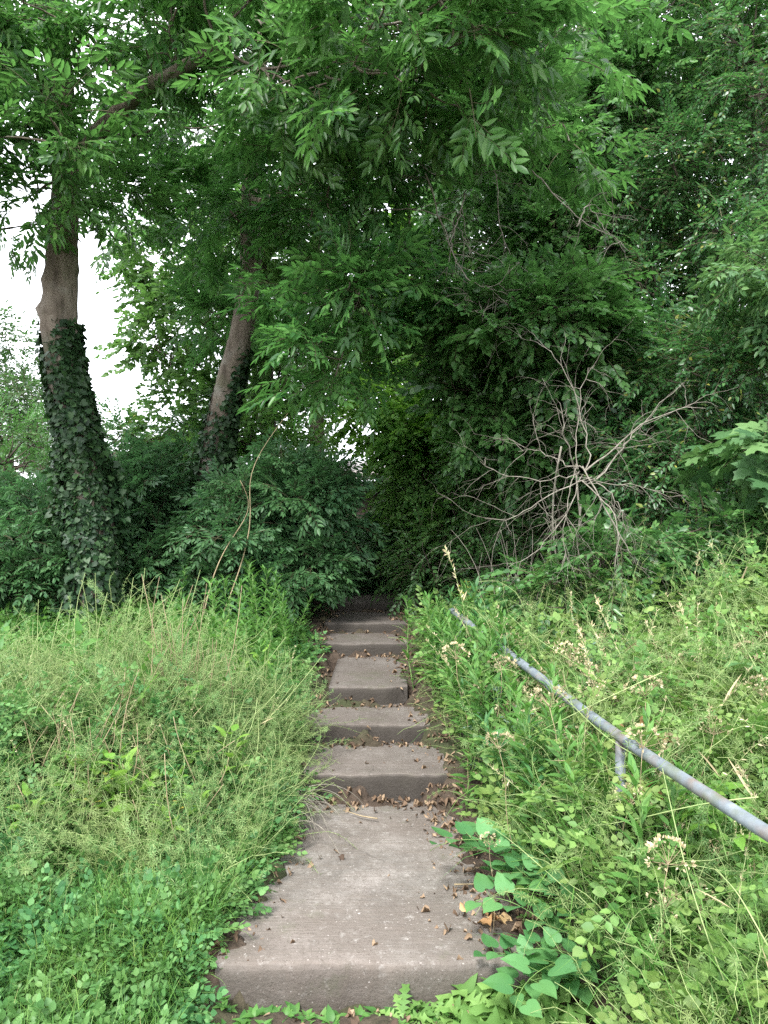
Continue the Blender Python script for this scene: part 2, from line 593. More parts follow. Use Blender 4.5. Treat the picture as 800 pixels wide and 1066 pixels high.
M_UNDER = leaf_mat('undergrowth_leaf', (.050, .130, .032), (.098, .215, .052), (.18, .315, .085), .5, .34, (.26, .5, .09), (.25, .28, .085), .55, scale=3.2)
M_WHITE = leaf_mat('white_floret', (.5, .52, .48), (.62, .64, .6), (.75, .76, .74), .6, .3, (.7, .7, .65))
M_METAL = rough_mat('galvanised_pipe', [(.3, (.085, .10, .115)), (.55, (.155, .180, .200)), (.8, (.25, .275, .295))], 14, .55, .15, 120, dist=.002,
                    patches=[(.15, .10, .065), (.10, .12, .07)], pscale=7, pmin=.52, pmax=.66, pamt=.75, spec=.4)
M_BRICK = rough_mat('old_brick', [(.3, (.050, .038, .032)), (.6, (.085, .066, .055)), (.8, (.13, .105, .09))], 10, .95, .4, 30)
M_ROOF = rough_mat('pale_roof_sheet', [(.3, (.42, .36, .34)), (.7, (.62, .56, .54))], 4, .7, .2, 20)
M_FASCIA = rough_mat('fascia_board', [(.3, (.03, .03, .03)), (.7, (.06, .055, .05))], 6, .6, .1, 20)

# ------------------------------------------------------------------ ground and steps
#        front Y, tread z, left x, right x, yaw
STEPS = [(2.53, .110, -.56, .515, .012), (3.985, .237, -.60, .335, -.012), (4.54, .340, -.485, .275, .006), (5.04, .447, -.365, .155, -.01),
         (6.19, .540, -.50, .195, .008), (6.785, .616, -.53, .205, -.006), (7.64, .700, -.46, .14, .01)]
YS = np.array([s[0] for s in STEPS] + [9.2])
ZS = np.array([s[1] for s in STEPS])


def zpath(y):
    """soil height beside the treads: the stepped profile, worn smooth"""
    y = np.asarray(y, float)
    z = np.zeros_like(y)
    prev = 0.0
    for (yf, zt, *_r) in STEPS:
        f = np.clip((y - (yf - .16)) / .30, 0, 1)
        f = f * f * (3 - 2 * f)
        z = z + (zt - prev) * f
        prev = zt
    return z + np.clip(y - 9, 0, 40) * .01


LE = np.array([[1.5, -.62], [2.53, -.56], [2.93, -.49], [3.34, -.47], [3.9, -.45], [4.54, -.50], [5.0, -.50], [6.2, -.52], [7.0, -.56], [8, -.5], [9, -.45]])
RE = np.array([[1.5, .62], [2.53, .50], [3.08, .42], [3.54, .37], [3.95, .33], [4.5, .31], [5.0, .22], [5.9, .18], [6.6, .19], [7.8, .18], [9, .1]])


def le(y):
    return np.interp(y, LE[:, 0], LE[:, 1])


def re_(y):
    return np.interp(y, RE[:, 0], RE[:, 1])


def sst(a, b, x):
    f = np.clip((x - a) / (b - a), 0, 1)
    return f * f * (3 - 2 * f)


def wob(x, y, s=1.0, k=0.0):
    return (np.sin(x * 3.1 * s + 1.3 + k) * np.cos(y * 2.7 * s + .4 + 2 * k) + .5 * np.sin(x * 7.3 * s + y * 5.1 * s + 2.2 + k) + .3 * np.sin(x * 13.7 * s - y * 11.3 * s + k))


def ground(x, y):
    x, y = np.asarray(x, float), np.asarray(y, float)
    zp = zpath(y)
    w = wob(x, y, 2.5) * .012 + wob(x, y, 8, 1) * .005
    inside = sst(-.03, .06, x - le(y) - .02 + wob(x, y, 4) * .05 + wob(x, y, 11) * .02) * sst(-.03, .07, re_(y) - x - .02 + wob(x, y, 4, 2) * .055 + wob(x, y, 11, 3) * .02)
    inside = inside * sst(2.4, 2.56, y) * (1 - sst(8.6, 9.2, y))
    side = zp + .018 * sst(2.5, 2.8, y) + w
    bank = .16 * sst(.6, 2.6, -x) * sst(2.0, 4.5, y) + .16 * sst(.6, 2.2, x) * sst(1.5, 4.0, y) + wob(x * .3, y * .3) * .05 * sst(.6, 2, np.abs(x))
    dep = .12 + 0 * y
    for (yf, *_r) in STEPS[1:]:                              # soil washed into the foot of each riser
        q = np.exp(-((y - yf + .035 + wob(x, x * 0, 5) * .02) / .05) ** 2)
        dep = dep - (.075 + .035 * wob(x, y, 4, 5)) * q
    return side + bank - inside * dep


def axis(fine0, fine1, step, lo, hi, g=1.14):
    a = [*np.arange(fine0, fine1, step)]
    s, v = step, a[-1]
    while v < hi:
        s *= g
        v += s
        a.append(v)
    s, v = step, a[0]
    b = []
    while v > lo:
        s *= g
        v -= s
        b.append(v)
    return np.array(b[::-1] + a)


gx, gy = axis(-1.0, 1.0, .025, -160, 160), axis(1.6, 9.4, .03, -60, 260)
GX, GY = np.meshgrid(gx, gy)
GZ = ground(GX, GY)
nxg, nyg = len(gx), len(gy)
ii = (np.arange(nyg - 1)[:, None] * nxg + np.arange(nxg - 1)[None]).ravel()
gm = Mesh().add(np.stack([GX.ravel(), GY.ravel(), GZ.ravel()], 1), [(np.stack([ii, ii + 1, ii + 1 + nxg, ii + nxg], 1), 0)])
tag(gm.build('ground', M_SOIL, smooth=True), None, None, kind='structure')

STEP_LABEL = ['wide bottom concrete slab, lowest of the steps, pale at its worn front edge',
              'second concrete step up, dry twigs of a bent stem hanging over its left corner',
              'third concrete step up, wide with leaf litter along its foot',
              'fourth concrete step up, short in width with a long tread behind',
              'fifth concrete step up, with bare soil on its left end',
              'sixth concrete step up, second from the top of the flight',
              'topmost concrete step, dim and narrow under the shrubs']


def slab(i):
    yf, zt, xl, xr, yaw = STEPS[i]
    yb = STEPS[i + 1][0] + .05 if i + 1 < len(STEPS) else 9.0
    r = np.random.default_rng(50 + i)
    zb = zt - (.2 if i else .18)
    bev = .013 if i else .022
    nx = max(12, int((xr - xl) / .03))
    xs = np.linspace(xl, xr, nx)
    ph = r.uniform(0, 6, 6)
    chip = .008 * np.sin(xs * 9 + ph[0]) + .005 * np.sin(xs * 23 + ph[1]) + .006 * r.normal(0, 1, nx)
    for _ in range(4):
        chip = chip + r.uniform(.008, .022) * np.exp(-((xs - r.uniform(xl, xr)) / r.uniform(.02, .05)) ** 2)
    wear = .006 * np.sin(xs * 7 + ph[2]) + .004 * np.sin(xs * 17 + ph[3]) + .002 * r.normal(0, 1, nx)
    rows = [(0.012, zb, 0), (0, zt - bev - .03, .7), (0, zt - bev, 1), (bev * .3, zt - bev * .3, 1), (bev, zt, 1)]
    d = yb - yf
    for q in np.linspace(bev + .06, d, max(5, int(d / .08))):
        rows.append((q, zt, 0))
    V = []
    for q, z, k in rows:
        yy = yf + q + chip * (.6 if q < .05 else 0)
        zz = z + (wear * k * (.45 if q < .05 else .3)) + .003 * np.sin(xs * 5 + q * 6 + ph[4]) * (q > .05) - (.0 if q < .05 else .01 * min(1, q))
        V.append(np.stack([xs, yy + (xs - (xl + xr) / 2) * yaw, zz + 0 * xs], 1))
    # round the two front corners a little
    for rowi in range(len(V)):
        e = np.minimum(xs - xl, xr - xs)
        q = rows[rowi][0]
        V[rowi][:, 1] += np.where(e < .05, (.05 - e) ** 2 * 9, 0) * max(0, 1 - q / .15)
    nr = len(rows)
    A = np.concatenate(V)
    j = (np.arange(nr - 1)[:, None] * nx + np.arange(nx - 1)[None]).ravel()
    F = np.stack([j, j + 1, j + 1 + nx, j + nx], 1)
    M = Mesh()
    # close the ends, back and underside
    base = np.array([[xl, yb, zb], [xr, yb, zb]])
    A = np.concatenate([A, base])
    bl, br = len(A) - 2, len(A) - 1
    faces = [(F, 0)]
    left = [r_ * nx for r_ in range(nr)] + [bl]
    right = [r_ * nx + nx - 1 for r_ in range(nr)][::-1] + [br]
    right = [br] + [r_ * nx + nx - 1 for r_ in range(nr)][::-1]
    faces.append((np.array([left[::-1]]), 0))
    faces.append((np.array([right[::-1]]), 0))
    faces.append((np.array([[(nr - 1) * nx + k for k in range(nx)] + [br, bl]]), 0))
    M.add(A, faces)
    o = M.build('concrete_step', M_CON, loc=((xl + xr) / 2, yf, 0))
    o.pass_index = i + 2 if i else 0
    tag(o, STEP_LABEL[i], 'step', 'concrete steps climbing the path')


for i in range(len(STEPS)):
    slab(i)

# ------------------------------------------------------------------ far building behind the trees
t = thing('shed', 'low dark outbuilding with a pale roof edge, half hidden beyond the top of the steps', 'shed', (-.2, 16.5, 1.0))


def box(x0, x1, y0, y1, z0, z1, mat=0):
    V = np.array([[x, y, z] for z in (z0, z1) for y in (y0, y1) for x in (x0, x1)], float)
    F = np.array([[0, 2, 3, 1], [4, 5, 7, 6], [0, 1, 5, 4], [2, 6, 7, 3], [0, 4, 6, 2], [1, 3, 7, 5]])
    return V, [(F, mat)]


Mesh().add(*box(-2.2, 1.6, 15.2, 18, .6, 2.10)).build('wall', M_BRICK, t)
Mesh().add(*box(-2.5, 1.9, 14.86, 14.9, 2.06, 2.2)).build('fascia', M_FASCIA, t)
rv = np.array([[-2.6, 14.8, 2.22], [2.0, 14.8, 2.22], [2.0, 18.4, 2.75], [-2.6, 18.4, 2.75]])
rv = np.concatenate([rv, rv + [0, 0, .06]])
Mesh().add(rv, [(np.array([[3, 2, 1, 0], [4, 5, 6, 7], [0, 1, 5, 4], [1, 2, 6, 5], [2, 3, 7, 6], [3, 0, 4, 7]]), 0)]).build('roof', M_ROOF, t)

# ------------------------------------------------------------------ trees
r1 = np.random.default_rng(3)
ASH_C = [compound(r1, p, .25, .10, .37, d) for p, d in ((5, .12), (4, .3), (5, .22), (4, .05))]
ASH = [twig_of(r1, ASH_C, n, .26, .3) for n in (5, 6, 7, 6, 5)]
OVAL = [leaf(.5, .12, .15), leaf(.46, .2, .25), leaf(.54, .05, .1)]
WIDE = [leaf(.72, .1, .2, 1, .82), leaf(.66, .15, .3, 1, .8)]
LAN = [leaf(.36, .12, .2), leaf(.34, .2, .3)]
MAP = [fan_leaf(MAPLE, .08, .25), fan_leaf(MAPLE, .2, .15)]
SPR_OVAL = [spray(r1, OVAL, n, .30, .06, 'alt', 50, d, 28) for n, d in ((14, .2), (16, .4), (12, .6), (14, .1))]
SPR_LAUR = [spray(r1, LAN, n, .30, .085, 'alt', 48, d, 25) for n, d in ((14, .3), (16, .6), (12, .9), (15, .5))]
SPR_BROAD = [spray(r1, [leaf(.66, .1, .15, 1, .85), leaf(.56, .18, .3, 1, .8), leaf(.72, .05, .2, .95, .9)], n, .28, .078, 'alt', 55, d, 32) for n, d in ((13, .1), (15, .3), (12, .5), (14, 0))]
SPR_WIDE = [spray(r1, WIDE, n, .34, .075, 'alt', 55, d, 22) for n, d in ((12, .2), (14, .35), (11, .5))]
SPR_MAP = [spray(r1, MAP, n, .34, .085, 'opp', 55, d, 22) for n, d in ((12, .2), (12, .4), (14, .3))]
ELD_C = [compound(r1, p, .13, .070, .42, d) for p, d in ((3, .2), (3, .35), (2, .3))]
ELD = [twig_of(r1, ELD_C, n, .22, .15) for n in (6, 7, 8)]


def clumps_of(blob, r):
    """sub-clumps spread through an ellipsoid, most near its surface"""
    c, rad, ns = blob
    d = nz(r.normal(0, 1, (ns, 3)))
    q = r.uniform(.25, 1, ns) ** .5
    return np.asarray(c) + d * q[:, None] * np.asarray(rad), d


def foliage(M, blobs, sprays, per=12, sub=.33, scale=1.0, droop=.25, seed=0, up=.35, jit=.35):
    r = np.random.default_rng(seed)
    nodes = []
    for blob in blobs:
        cs, ds = clumps_of(blob, r)
        nodes.append(cs)
        m = len(cs)
        out_ = np.repeat(ds, per, 0)
        cen = np.repeat(cs, per, 0)
        srad = np.repeat(sub * r.uniform(.6, 1.3, m), per)
        d = nz(out_ * .55 + r.normal(0, .8, (m * per, 3)) + [0, 0, up])
        pos = cen + d * (srad * r.uniform(.1, .9, m * per))[:, None] * [1, 1, .8]
        dd = nz(d * [1, 1, .7] + [0, 0, -droop] + r.normal(0, .15, d.shape))
        upv = nz(np.array([0, 0, 1.0]) + d * .45 + r.normal(0, jit, d.shape))
        R = frames(dd, upv)
        S = scale * r.uniform(.75, 1.25, m * per)
        pick = r.integers(len(sprays), size=m * per)
        for k, T in enumerate(sprays):
            q = pick == k
            inst(M, T, pos[q], R[q], S[q])
    return np.concatenate(nodes)


def branches(M, roots, targets, r, rtip=.006, rbase=.045, mat=0, sag=0.0, sides=5):
    """boughs from the trunk that fork their way to each clump of leaves"""
    roots = np.asarray(roots, float)
    pool = [p for p in roots]
    lev = [0.0 for _ in roots]
    order = np.argsort([np.min(np.linalg.norm(roots - q, axis=1)) for q in targets])
    for i in order:
        q = targets[i]
        A = np.array(pool)
        dist = np.linalg.norm(A - q, axis=1)
        j = int(np.argmin(dist + .25 * np.array(lev) - .15 * (q[2] - A[:, 2])))
        if dist[j] < .05:
            continue
        rb = max(rtip * 1.5, min(rbase, .012 * dist[j] + .008) / (1 + .4 * lev[j]))
        pts = curve(A[j], q, 8, .10, r, sag)
        M.add(*tube(pts, np.linspace(rb, rtip, 8), sides, mat, cap=False))
        pool += [pts[4], pts[7]]
        lev += [lev[j] + .6, lev[j] + 1]


def trunk(M, pts, r0, r1_, r, n=84, sides=28, flare=.35, knots=(), mat=0):
    """tapered, fluted and knotted stem along a spline"""
    p = spline(pts, n)
    t = np.linspace(0, 1, n)
    rad = (r0 + (r1_ - r0) * t) * (1 + flare * np.exp(-t * 14))
    V, F = tube(p, rad, sides, mat)
    V = V.reshape(n, sides, 3)
    a = np.arange(sides) * 2 * math.pi / sides
    d = V - p[:, None]
    ph = r.uniform(0, 6, 8)
    bump = .05 * np.sin(3 * a[None] + ph[0] + 4 * t[:, None]) + .04 * np.sin(5 * a[None] + ph[1] - 9 * t[:, None]) + .05 * np.sin(t[:, None] * 38 + ph[2]) * np.sin(a[None] + ph[3]) \
        + .025 * r.normal(0, 1, (n, sides))
    for (kt, ka, ks, kh) in knots:
        da = np.angle(np.exp(1j * (a - ka)))
        bump = bump + kh * np.exp(-((t[:, None] - kt) / ks) ** 2 - (da[None] / .55) ** 2)
    V = p[:, None] + d * (1 + bump[..., None])
    M.add(V.reshape(-1, 3), F)
    return p, rad


def B(px, py, Y, rx, rz, ry, ns):
    """a leafy mass whose middle is seen at pixel (px, py) at distance Y, its radii given in metres"""
    return (P(px, py, Y), (rx, ry, rz), ns)


def tree(name, label, base, top, r0, r1_, blobs, sprays, leafm, barkm, per=12, sub=.33, scale=1.0, droop=.25, seed=0, mids=(), group=None, cat='tree', rtip=.006, rbase=.045,
         nr=20, knots=(), limbs=(), flare=.35, up=.35, jit=.35, tmin=.45):
    base = np.asarray(base, float)
    base = np.array([base[0], base[1], float(ground(base[0], base[1]))])
    r = np.random.default_rng(seed + 900)
    root = thing(name, label, cat, tuple(base), group)
    tm = Mesh()
    p, rad = trunk(tm, [base - [0, 0, .15], *mids, top], r0, r1_, r, knots=knots, flare=flare)
    cm = Mesh()
    targets = foliage(cm, blobs, sprays, per, sub, scale, droop, seed, up, jit)
    roots = list(p[int(len(p) * tmin)::5])
    for (lp, la, lb) in limbs:
        lm = Mesh()
        q = spline(lp, 20)
        V, F = tube(q, np.linspace(la, lb, 20) * (1 + .06 * np.sin(np.arange(20) * 1.7)), 10)
        lm.add(V, F)
        lm.build('limb', barkm, root, smooth=True)
        roots += list(q[6::3])
    branches(tm, roots, targets, r, rtip, rbase)
    tm.build('trunk', barkm, root, smooth=True)
    cm.build('crown', [leafm, M_TWIG], root)
    return root, p, rad


# the ivy-clad ash on the left of the path
T1 = [P(90, 505, 6.5), P(66, 380, 6.5), P(62, 300, 6.5), P(66, 230, 6.5), P(68, 170, 6.5), P(62, 60, 6.4), P(50, -60, 6.3)]
a_root, a_p, a_r = tree(
    'ash_tree', 'tall ash tree with a thick knotted trunk, nearest the gap of white sky', P(100, 600, 6.5), P(40, -230, 6.2), .168, .07,
    [B(60, 40, 6.0, 1.0, .38, .7, 15), B(190, 20, 5.8, .9, .30, .7, 12), B(320, 40, 5.3, .8, .40, .6, 11), B(430, 30, 4.7, .5, .32, .5, 9),
     B(500, 50, 4.9, .42, .30, .5, 8), B(5, 190, 5.9, .30, .36, .5, 8), B(115, 215, 7.8, .36, .34, .4, 6), B(200, 120, 7.4, .5, .22, .4, 4),
     B(260, -90, 5.6, 1.5, .3, .5, 6), B(20, -90, 6.2, 1.2, .6, 1.0, 10), B(560, 90, 6.0, .6, .45, .7, 10), B(-120, 100, 5.8, .8, .9, .8, 12), B(20, 130, 5.2, .5, .18, .4, 4)],
    ASH, M_ASH, M_BARK, per=7, droop=.05, sub=.30, seed=1, mids=T1,
    knots=((.335, 1.7, .014, .50), (.33, 3.0, .012, .30), (.30, 2.4, .010, .18), (.42, 4.4, .02, .22), (.385, 2.0, .012, .2), (.47, 1.5, .02, .25)),
    limbs=(([P(72, 190, 6.5), P(85, 155, 6.42), P(120, 122, 6.3), P(150, 92, 6.1), P(185, 74, 5.9), P(240, 40, 5.6)], .085, .04),
           ([P(66, 150, 6.5), P(48, 100, 6.4), P(18, 82, 6.2), P(-40, 60, 6)], .05, .025)), tmin=.5)

# the leaning one nearer the path
T2 = [P(221, 520, 7.6), P(230, 440, 7.6), P(246, 370, 7.6), P(258, 310, 7.55), P(262, 240, 7.5), P(262, 160, 7.4), P(268, 90, 7.3)]
b_root, b_p, b_r = tree(
    'ash_tree', 'slimmer leaning ash tree, its trunk between the knotted ash and the steps', P(212, 640, 7.6), P(275, -120, 7.1), .15, .06,
    [B(335, 215, 6.4, .45, .40, .5, 9), B(345, 300, 6.2, .42, .28, .4, 8), B(360, 130, 6.4, .55, .36, .45, 7), B(215, 120, 8.0, .4, .36, .4, 4), B(268, 225, 7.0, .32, .30, .25, 5), B(232, 330, 8.3, .3, .3, .3, 4),
     B(395, 300, 6.6, .24, .26, .4, 4), B(230, 10, 7.8, 1.0, .5, .7, 7), B(380, -20, 7.2, .8, .3, .5, 4), B(330, 380, 6.3, .28, .16, .3, 4), B(470, 150, 7.0, .45, .3, .5, 6), B(185, 215, 8.6, .5, .35, .5, 5),
     ],
    ASH, M_ASH2, M_BARK, per=6, droop=.05, sub=.28, seed=2, mids=T2, knots=((.3, 4.7, .02, .2), (.37, 3.4, .02, .25)),
    limbs=(([P(262, 150, 7.45), P(290, 118, 7.2), P(330, 120, 7), P(375, 118, 6.7)], .05, .022), ([P(266, 100, 7.3), P(300, 60, 7.2), P(350, 20, 7)], .05, .03),
           ([P(262, 215, 7.5), P(330, 185, 7.2), P(395, 172, 7.0), P(440, 190, 6.9)], .04, .014)), tmin=.5)


def ivy(label, p, rad, z_full, z_top, n, thick, seed, parent_loc):
    r = np.random.default_rng(seed)
    T = [fan_leaf(IVY, .1, .15), fan_leaf(IVY, .25, .3), fan_leaf(HEART, .1, .2)]
    z = p[:, 2]
    z0 = z[0] + .1
    zz = z0 + (z_top - z0) * r.uniform(0, 1, n)
    aa = r.uniform(0, 2 * math.pi, n)
    zf_ = z_full + .38 * np.sin(aa + 1.0) + .25 * np.sin(2.6 * aa)
    keep = r.uniform(0, 1, n) < np.clip(1 - (zz - zf_) / 1.0, .02, 1) ** 1.3
    zz = zz[keep]
    m = len(zz)
    c = np.stack([np.interp(zz, z, p[:, k]) for k in range(3)], 1)
    rr = np.interp(zz, z, rad)
    a = aa[keep]
    o = np.stack([np.cos(a), np.sin(a), 0 * a], 1)
    th = (.35 + 1.5 * np.clip(np.sin(zz * 4.1 + a * 2 + np.sin(zz * 9)), 0, 1)) * thick * r.choice([.6, 1, 1.8], m, p=[.5, .38, .12]) * (.5 + .5 * np.sin(zz * 3 + a * 2) ** 2) * np.clip((z_top - zz) / 1.2, .15, 1)
    pos = c + o * (rr + .015 + th * r.uniform(0, 1, m) ** .7)[:, None]
    d = nz(o * .4 + [0, 0, -.6] + r.normal(0, .6, (m, 3)))
    up = nz(o + [0, 0, .5] + r.normal(0, .45, (m, 3)))
    R = frames(d, up)
    S = r.uniform(.028, .066, m)
    root = thing('ivy', label, 'ivy', tuple(parent_loc))
    M = Mesh()
    k = r.integers(3, size=m)
    for i in range(3):
        inst(M, T[i], pos[k == i], R[k == i], S[k == i])
    M.build('foliage', M_IVY, root)
    S_ = Mesh()
    for i in range(14):
        zz = np.linspace(z0, z_full + r.uniform(-.6, (z_top - z_full) * .8), 24)
        a = r.uniform(0, 6.28) + .5 * np.sin(zz * 2 + r.uniform(0, 6))
        c = np.stack([np.interp(zz, z, p[:, k]) for k in range(3)], 1)
        rr = np.interp(zz, z, rad) * 1.06 + .008
        S_.add(*tube(c + np.stack([np.cos(a), np.sin(a), 0 * a], 1) * rr[:, None], np.linspace(.014, .004, 24), 5))
    S_.build('stem', M_BARK2, root, smooth=True)


ivy('dark ivy wrapping the lower trunk of the thick knotted ash', a_p, a_r, 2.6, 3.2, 9500, .085, 5, a_p[0])
ivy('ivy climbing the lower trunk of the slimmer leaning ash', b_p, b_r, 2.3, 3.2, 6500, .085, 6, b_p[0])

# behind and to the left
tree('field_maple', 'light green leafy tree behind the two ashes, edging the gap of white sky', P(285, 600, 10.5), P(270, 150, 10.4), .14, .05,
     [B(195, 330, 10.0, .62, .95, .7, 26), B(165, 262, 10.2, .38, .30, .5, 8), B(250, 260, 10.3, .9, .8, .8, 26), B(325, 360, 10.0, .9, .8, .8, 30), B(215, 440, 9.6, .7, .5, .7, 18), B(215, 160, 10.8, .6, .6, .6, 8), B(330, 220, 10.5, .8, .7, .8, 22), B(350, 120, 10.5, .9, .6, .7, 16)],
     SPR_MAP, M_MAPLE, M_BARK2, per=13, sub=.36, seed=3, rtip=.005)
tree('maple_sapling', 'yellow-green young maple lit from behind, right of the leaning ash above the path', P(440, 600, 10.0), P(430, 270, 9.8), .08, .03,
     [B(428, 285, 9.6, .30, .36, .4, 14), B(412, 345, 9.8, .3, .3, .4, 8), B(398, 430, 9.2, .34, .28, .4, 13), B(435, 450, 9.0, .30, .32, .35, 12), B(416, 462, 9.0, .22, .14, .3, 6)],
     SPR_MAP, M_YOUNG, M_BARK2, per=11, sub=.30, seed=4)
tree('far_tree', 'open dark tree far off at the edge of the white sky, beyond the hedge', P(10, 560, 15), P(12, 470, 15), .1, .04,
     [B(5, 400, 15, .8, 1.3, 1.0, 30), B(30, 440, 14.6, .7, .7, .8, 16), B(-60, 380, 15, 1.2, 1.6, 1.2, 30)], SPR_OVAL, M_DARKF, M_BARK2, per=22, sub=.42, scale=1.6, seed=5)
tree('background_tree', 'dark tree far behind the leaning ash, small glints of sky through it', P(330, 560, 17), P(330, 200, 17), .2, .08,
     [B(300, 420, 16, 1.6, 1.3, 1.2, 40), B(370, 330, 16.5, 1.5, 1.8, 1.2, 44), B(260, 300, 17, 1.4, 1.4, 1.2, 24), B(330, 150, 17, 1.4, 1.2, 1.2, 10)], SPR_WIDE, M_DARKF, M_BARK2, per=12, sub=.55, scale=1.6, seed=6)
tree('background_tree', 'dark tree farther off behind the yellow-green maple, over the top of the steps', P(440, 560, 18), P(450, 100, 18), .2, .08,
     [B(460, 400, 17, 1.0, 1.6, 1.0, 18), B(500, 250, 17, 1.5, 2.0, 1.2, 30), B(470, 500, 15, 1.3, .8, 1.2, 26)], SPR_WIDE, M_DARKF, M_BARK2, per=12, sub=.55, scale=1.6, seed=7)

# hedge shrubs on the left
HB = [('hawthorn_shrub', 'dark shrub at the far side of the knotted ash, under the far open tree', P(10, 640, 8.6), [B(5, 500, 8.6, .8, .75, .7, 34), B(-30, 580, 8, .9, .6, .7, 24)], SPR_OVAL, M_LAUREL),
      ('elder_shrub', 'low dark elder shrub beside the ivy foot of the knotted ash', P(40, 660, 7.2), [B(20, 565, 7.0, .55, .5, .5, 26), B(60, 600, 6.9, .5, .35, .5, 16)], ELD, M_ELDER),
      ('hawthorn_shrub', 'rounded dark shrub directly behind the two ash trunks', P(150, 640, 9.2), [B(145, 475, 9.2, .85, .60, .7, 34), B(150, 560, 8.8, .9, .7, .7, 28)], SPR_OVAL, M_PRIVET),
      ('elder_shrub', 'tall elder shrub between the knotted ash and the leaning ash', P(165, 660, 8.0), [B(160, 530, 8.0, .55, .55, .5, 26), B(130, 590, 7.4, .6, .4, .5, 20)], ELD, M_ELDER),
      ('elder_shrub', 'broad elder shrub overhanging the upper steps beside the leaning ash', P(300, 660, 7.4), [B(295, 535, 7.2, .62, .45, .5, 34), B(318, 590, 7.1, .28, .26, .4, 13), B(250, 580, 7.0, .5, .4, .4, 18)], ELD, M_ELDER),
      ('hazel_shrub', 'leafy hazel shrub behind the broad elder at the leaning ash', P(300, 640, 8.8), [B(270, 485, 8.8, .7, .5, .6, 28)], SPR_WIDE, M_HAZEL),
      ('elder_shrub', 'small elder shrub closing the path at the head of the steps', P(370, 625, 9.2), [B(368, 590, 8.9, .36, .28, .4, 16), B(405, 580, 9.8, .45, .36, .4, 14)], ELD, M_ELDER)]
for k, (nm, lb, bs, bl, sp, mt) in enumerate(HB):
    tree(nm, lb, bs, bl[0][0] + [0, 0, .2], .04, .015, bl, sp, mt, M_BARK2, per=12, droop=.08, sub=.24, seed=30 + k, cat='shrub', rtip=.004, rbase=.02, flare=.2, tmin=.15, scale=.95)

# the dark wall of growth on the right
tree('holly_tree', 'big dark evergreen tree filling the upper sky, its top above the dark hollow', P(640, 640, 8.8), P(650, 20, 8.6), .17, .06,
     [B(600, 140, 8.4, 1.1, 1.0, .8, 52), B(520, 210, 8.6, .8, .9, .7, 34), B(700, 60, 8.2, 1.3, .8, .8, 46), B(640, 300, 8.9, 1.1, .8, .5, 34), B(600, 260, 8.0, .8, .45, .4, 18), B(700, 400, 7.4, .9, .5, .4, 26), B(560, 20, 8.6, 1.0, .8, .9, 30), B(660, -80, 8.4, 1.6, .8, 1, 30)],
     SPR_BROAD, M_LAUREL, M_BARK2, per=17, sub=.36, seed=50, droop=.2)
tree('privet_tree', 'tall dense small-leaved tree at the right edge, beside the big dark evergreen', P(800, 640, 7.6), P(790, 60, 7.6), .13, .05,
     [B(770, 190, 7.4, .8, 1.0, .7, 46), B(790, 60, 7.6, .9, .8, .7, 30), B(700, 190, 7.8, .5, .6, .5, 20), B(850, 120, 7.2, .8, 1.6, .8, 34), B(740, 300, 7.0, .7, .55, .6, 30)],
     SPR_OVAL, M_PRIVET, M_BARK2, per=15, sub=.32, seed=51)
tree('privet_shrub', 'rounded glossy shrub of drooping leaves jutting out above the bare dead shrub', P(590, 650, 7.4), P(575, 430, 7.2), .04, .015,
     [B(555, 340, 6.4, .70, .36, .5, 40), B(500, 385, 6.9, .42, .40, .4, 18), B(610, 385, 6.6, .55, .30, .4, 20), B(560, 430, 7.0, .8, .45, .4, 26)], SPR_BROAD, M_LAUREL, M_BARK2, per=15, sub=.26, seed=52, cat='shrub', rtip=.004, rbase=.02, droop=.15, tmin=.3)
tree('hazel_tree', 'mid green tree leaning over the path on the right of the upper steps', P(480, 640, 9.4), P(460, 330, 9.4), .08, .03,
     [B(475, 400, 9.4, .6, .9, .6, 34), B(470, 510, 8.8, .75, .7, .5, 36), B(445, 500, 9.6, .35, .5, .4, 12), B(520, 320, 9.4, .5, .6, .6, 12), B(500, 570, 8.2, .6, .5, .4, 20)],
     SPR_WIDE, M_HAZEL, M_BARK2, per=13, sub=.30, seed=53)
tree('holly_shrub', 'dark leafy shrub behind the bare dead shrub, low beside the path', P(560, 650, 7.4), P(560, 575, 7.4), .03, .012,
     [B(560, 500, 7.6, 1.0, .6, .4, 40), B(650, 490, 7.4, .7, .5, .35, 34), B(480, 590, 7.4, .5, .4, .4, 20), B(620, 580, 7.2, .9, .5, .4, 30)], SPR_OVAL, M_LAUREL, M_BARK2, per=12, sub=.28, seed=54, cat='shrub', rtip=.004, rbase=.02, tmin=.2)
tree('privet_shrub', 'tall leafy shrub at the right edge, below the small-leaved tree', P(740, 660, 6.2), P(740, 400, 6.2), .06, .02,
     [B(690, 420, 6.5, .55, .5, .4, 28), B(760, 400, 6.0, .5, .5, .4, 26), B(720, 500, 6.1, .7, .5, .4, 36), B(800, 480, 5.8, .5, .6, .4, 22)], SPR_OVAL, M_PRIVET, M_BARK2, per=13, sub=.25, seed=55, cat='shrub', rtip=.004, rbase=.02, tmin=.2)
tree('laurel_shrub', 'low glossy shrub with hanging leaves between the dead shrub and the bank of weeds', P(690, 670, 5.4), P(690, 560, 5.4), .03, .012,
     [B(650, 600, 4.95, .40, .20, .25, 22), B(730, 585, 5.1, .50, .28, .3, 26), B(800, 585, 5.0, .4, .35, .3, 16), B(585, 620, 5.0, .22, .14, .2, 8)], SPR_LAUR + SPR_BROAD, M_LAUREL, M_BARK2, per=10, sub=.2, seed=56, cat='shrub', rtip=.003, rbase=.012, tmin=.1, scale=.8)
